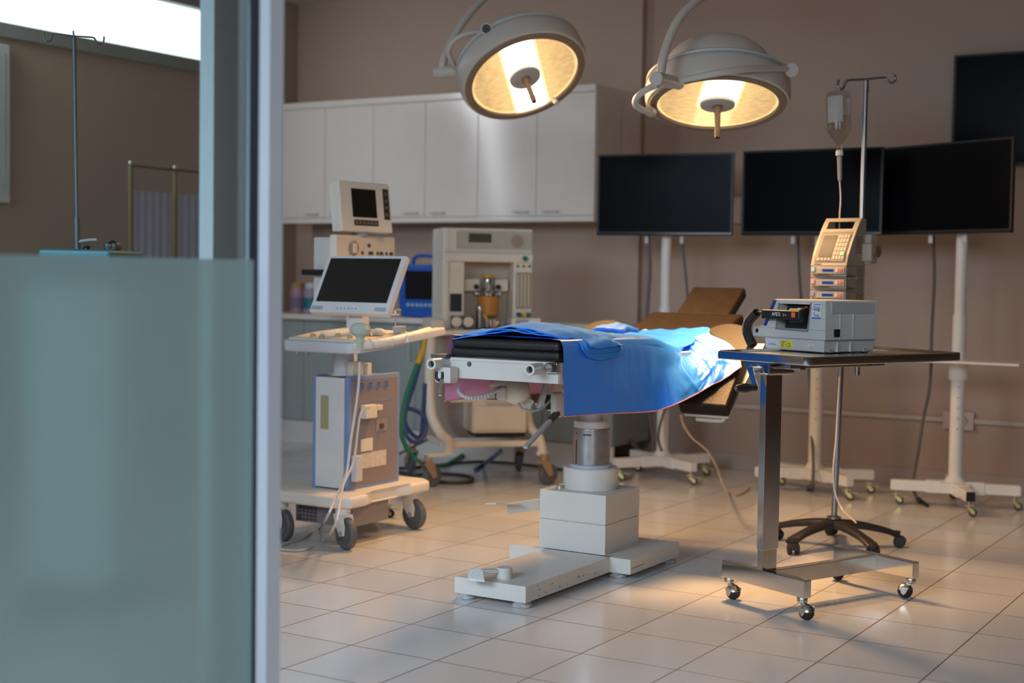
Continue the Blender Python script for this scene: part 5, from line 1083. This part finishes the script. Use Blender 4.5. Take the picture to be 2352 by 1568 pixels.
# labels
wlb = MB(MD); wlb.box(-.058, -.012, -.0012, .004, zz(.132), zz(.188)); wlo = wlb.build('white_label', mat('white_label', (.66, .68, .72), .6), t)
wlp = MB(MD); wlp.box(-.058, -.012, -.0018, .0, zz(.130), zz(.1345))
for z_, w_ in ((.182, .036), (.160, .022)): wlp.box(-.050, -.050+w_, -.0018, 0, zz(z_), zz(z_+.0028))
wlp.build('blue_print', bluel, wlo)
wlk = MB(MD)
for z_, a0, a1 in ((.174, .006, .020), (.174, .026, .040), (.169, .012, .038), (.165, .002, .044), (.150, .006, .016), (.143, .010, .036), (.138, .014, .040)): wlk.box(-.058+a0, -.058+a1, -.0018, 0, zz(z_), zz(z_+.0022))
wlk.box(-.026, -.019, -.0018, 0, zz(.157), zz(.164)); wlk.build('black_print', dgrey, wlo)
yl = MB(MD); yl.box(-.222, -.158, .0005, .008, zz(.014), zz(.040)); ylo = yl.build('yellow_label', yellowl, t)
ylk = MB(MD)
for z_, a0, a1 in ((.035, .005, .03), (.030, .005, .022), (.024, .004, .018), (.018, .004, .022), (.030, .036, .054), (.024, .026, .034), (.024, .044, .056), (.018, .030, .056)): ylk.box(-.222+a0, -.222+a1, .0, .003, zz(z_), zz(z_+.0026))
ylk.build('yellow_label_print', dgrey, ylo)
bl_ = MB(MD); bl_.box(-.302, -.228, .0005, .008, zz(.012), zz(.042)); blo = bl_.build('pale_blue_label', mat('pale_label', (.60, .60, .64), .6), t)
bp2 = MB(MD); bp2.box(-.295, -.245, .0, .003, zz(.030), zz(.037)); bp2.build('pale_blue_print', skyl, blo)
bp3 = MB(MD); bp3.box(-.285, -.242, .0, .003, zz(.0215), zz(.0235)); bp3.box(-.285, -.250, .0, .003, zz(.026), zz(.0272)); bp3.build('label_line', dgrey, blo)
wr = MB(MD); wr.box(-.09, -.04, .0006, .008, zz(.018), zz(.036)); wr.build('worn_label', mat('worn_label', (.55, .50, .42), .7, var=.3, vscale=40), t)
# right side: recess, ribs, socket, foot notches
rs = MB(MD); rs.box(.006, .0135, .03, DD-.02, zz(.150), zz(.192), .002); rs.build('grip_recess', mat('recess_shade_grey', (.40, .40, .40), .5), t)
for y in (.075, .145):
    MB(MD).box(.008, .0135, y, y+.004, zz(.054), zz(.150)).build('side_rib', dg, t)
    MB(MD).box(.0, .0085, y-.005, y-.001, zz(.006), zz(.048)).build('side_rib', dg, t)
so_ = MB(MD); so_.box(.006, .0145, .045, .076, zz(.062), zz(.092), .002); so_.build('power_inlet', black, t)
sp3 = MB(MD); sp3.box(.013, .0152, .056, .058, zz(.072), zz(.076)); sp3.box(.013, .0152, .064, .066, zz(.078), zz(.082)); sp3.build('inlet_pin', zinc, t)
nn_ = MB(MD)
for y in (.03, .215): nn_.box(-.002, .0055, y, y+.016, zz(.005), zz(.018))
nn_.build('foot_notch', mgrey, t)
ff = MB(MD)
for x, y in ((-.28, .03), (-.02, .03), (-.28, DD-.03), (-.02, DD-.03)): ff.cyl((x, y, zt-.0005), (x, y, zt+.006), .012, seg=14)
ff.build('rubber_foot', rubber, t)
# coiled paddle lead
path = crom([MD @ V3(q) for q in ((-.290, -.022, zz(.140)), (-.325, -.020, zz(.146)), (-.352, -.018, zz(.132)), (-.385, -.015, zz(.105)), (-.398, -.010, zz(.072)), (-.385, -.008, zz(.040)), (-.362, -.01, zz(.014)))], 10)
cc_ = MB(); hel = []; tot = len(path)-1; turns = 24
for i in range(turns*12+1):
    q = i/(turns*12); f_ = .22+.78*q; k = min(int(f_*tot), tot-1); p = path[k].lerp(path[k+1], f_*tot-k); tg_ = (path[min(k+1, tot)]-path[k]).normalized(); xx = tg_.cross(V3((.5, -.86, 0))).normalized(); yy_ = tg_.cross(xx)
    r_ = .0155; a = 2*PI*i/12; hel.append(p+xx*r_*math.cos(a)+yy_*r_*math.sin(a))
cc_.tube(hel, .0042, 6, 0); cc_.tube(path[:int(.26*tot)+1], .0045, 8, 0); cc_.build('coiled_lead', rubber, t)

# ------------------------------------------------------------------ behind the glass door: trolley with drip pole, folding screen, wall board
bs0 = D(182, 588, 4.9)
t = thing('teal_trolley', 'teal-topped trolley with black knobs and its own drip pole, seen through the glass door', 'trolley', (bs0.x, bs0.y, 0))
MTR = place((bs0.x, bs0.y, 0), math.radians(28))
c_ = MB(MTR); c_.box(-.16, .16, -.10, .22, .12, 1.16, .02); c_.build('cabinet', mat('pale_teal_panel', (.42, .50, .50), .5), t)
tt = MB(MTR); tt.box(-.10, .15, -.12, .24, 1.16, 1.262, .012); tt.box(-.17, .17, -.12, .24, 1.14, 1.235, .015); tt.build('top_tray', tealm, t)
k_ = MB(MTR); k_.sph((.115, .0, 1.275), .022, 16, (1, 1, 1)); k_.sph((.02, .02, 1.262), .016); k_.box(.09, .14, -.02, .03, 1.25, 1.29, .01); k_.build('knob', black, t)
k_ = MB(MTR); k_.tube([(-.015, .02, 1.25), (-.012, .02, 1.285), (.02, .02, 1.295), (.055, .02, 1.297)], .006, 8); k_.build('clamp_handle', mgrey, t)
dp0, dp1 = D(178, 585, 4.92), D(170, 86, 4.92)
k_ = MB(); k_.tube([dp0, dp0.lerp(dp1, .17)], .011, 14, 0); k_.tube([dp0, dp1], .0072, 12, 0); k_.build('drip_pole', mat('grey_steel', (.10, .11, .115), .35), t)
k_ = MB(); k_.tube([D(100, 74, 4.88), D(101, 88, 4.88), D(108, 95, 4.88), D(117, 92, 4.89), D(121, 80, 4.9), D(130, 78, 4.9), D(170, 83, 4.92), D(212, 86, 4.94), D(219, 92, 4.95), D(225, 101, 4.95), D(234, 101, 4.96), D(238, 94, 4.96), D(239, 84, 4.96)], .0030, 8); k_.cyl(dp1, D(168, 71, 4.92), .003, seg=8); k_.build('hook_bar', mat('grey_steel', (.10, .11, .115), .35), t)
wl_ = MB(MTR)
for x in (-.13, .13):
    for y in (-.06, .18): wl_.lathe([(0, -.015), (.055, -.015), (.06, -.01), (.06, .01), (.055, .015), (0, .015)], (x, y, .06), (1, 0, 0), 20); wl_.box(x-.02, x+.02, y-.02, y+.02, .06, .13)
wl_.build('castor', dgrey, t)
sx = -6.35
pA, pB = P(300, 376, 0, sx), P(402, 381, 0, sx); stp = pB.y-pA.y
t = thing('folding_screen', 'folding privacy screen with brass frame and lilac curtain behind the glass door', 'screen', (sx, pB.y, 0))
brs = mat('old_brass', (.20, .16, .08), .5, .2); f_ = MB(); zt_ = pA.z
for k in range(3): f_.cyl((sx, pA.y+stp*k, .06), (sx, pA.y+stp*k, zt_), .012, seg=14)
for zz_ in (.30, zt_-.01): f_.cyl((sx, pA.y, zz_), (sx, pA.y+2*stp, zz_), .009, seg=12)
f_.build('frame', brs, t)
for k in range(2):
    cu = MB(); g = []
    for i in range(25):
        y = pA.y+stp*(k+.08)+stp*.84*i/24; g.append([V3((sx+.004*math.sin(i*1.3), y, z)) for z in (.32, 1.0, P(340, 440, 0, sx).z)])
    sheet(cu, g); co = cu.build('curtain', mat('lilac_curtain', (.42, .40, .50), .8), t, 80)
j_ = MB()
for k in range(3): j_.sph((sx, pA.y+stp*k, zt_+.004), .014)
j_.build('finial', zinc, t)
fe = MB()
for k in range(3): fe.box(sx-.16, sx+.16, pA.y+stp*k-.015, pA.y+stp*k+.015, .0, .06, .005)
fe.build('foot', brs, t)
bl0, bl1 = P(23, 104, 0, XL+.05), P(20, 466, 0, XL+.05)
t = thing('wall_board', 'white framed board on the window wall at the picture edge, seen through the glass', 'board', (XL+.03, bl0.y-.5, bl1.z))
b_ = MB(); b_.box(XL+.001, XL+.05, bl0.y-1.2, bl0.y, bl1.z, bl0.z, .006); b_.build('frame', mat('board_frame', (.62, .64, .64), .4), t)
MB().box(XL+.045, XL+.053, bl0.y-1.17, bl0.y-.035, bl1.z+.07, bl0.z-.05, .001).build('panel', mat('board_panel', (.55, .60, .62), .3), t)
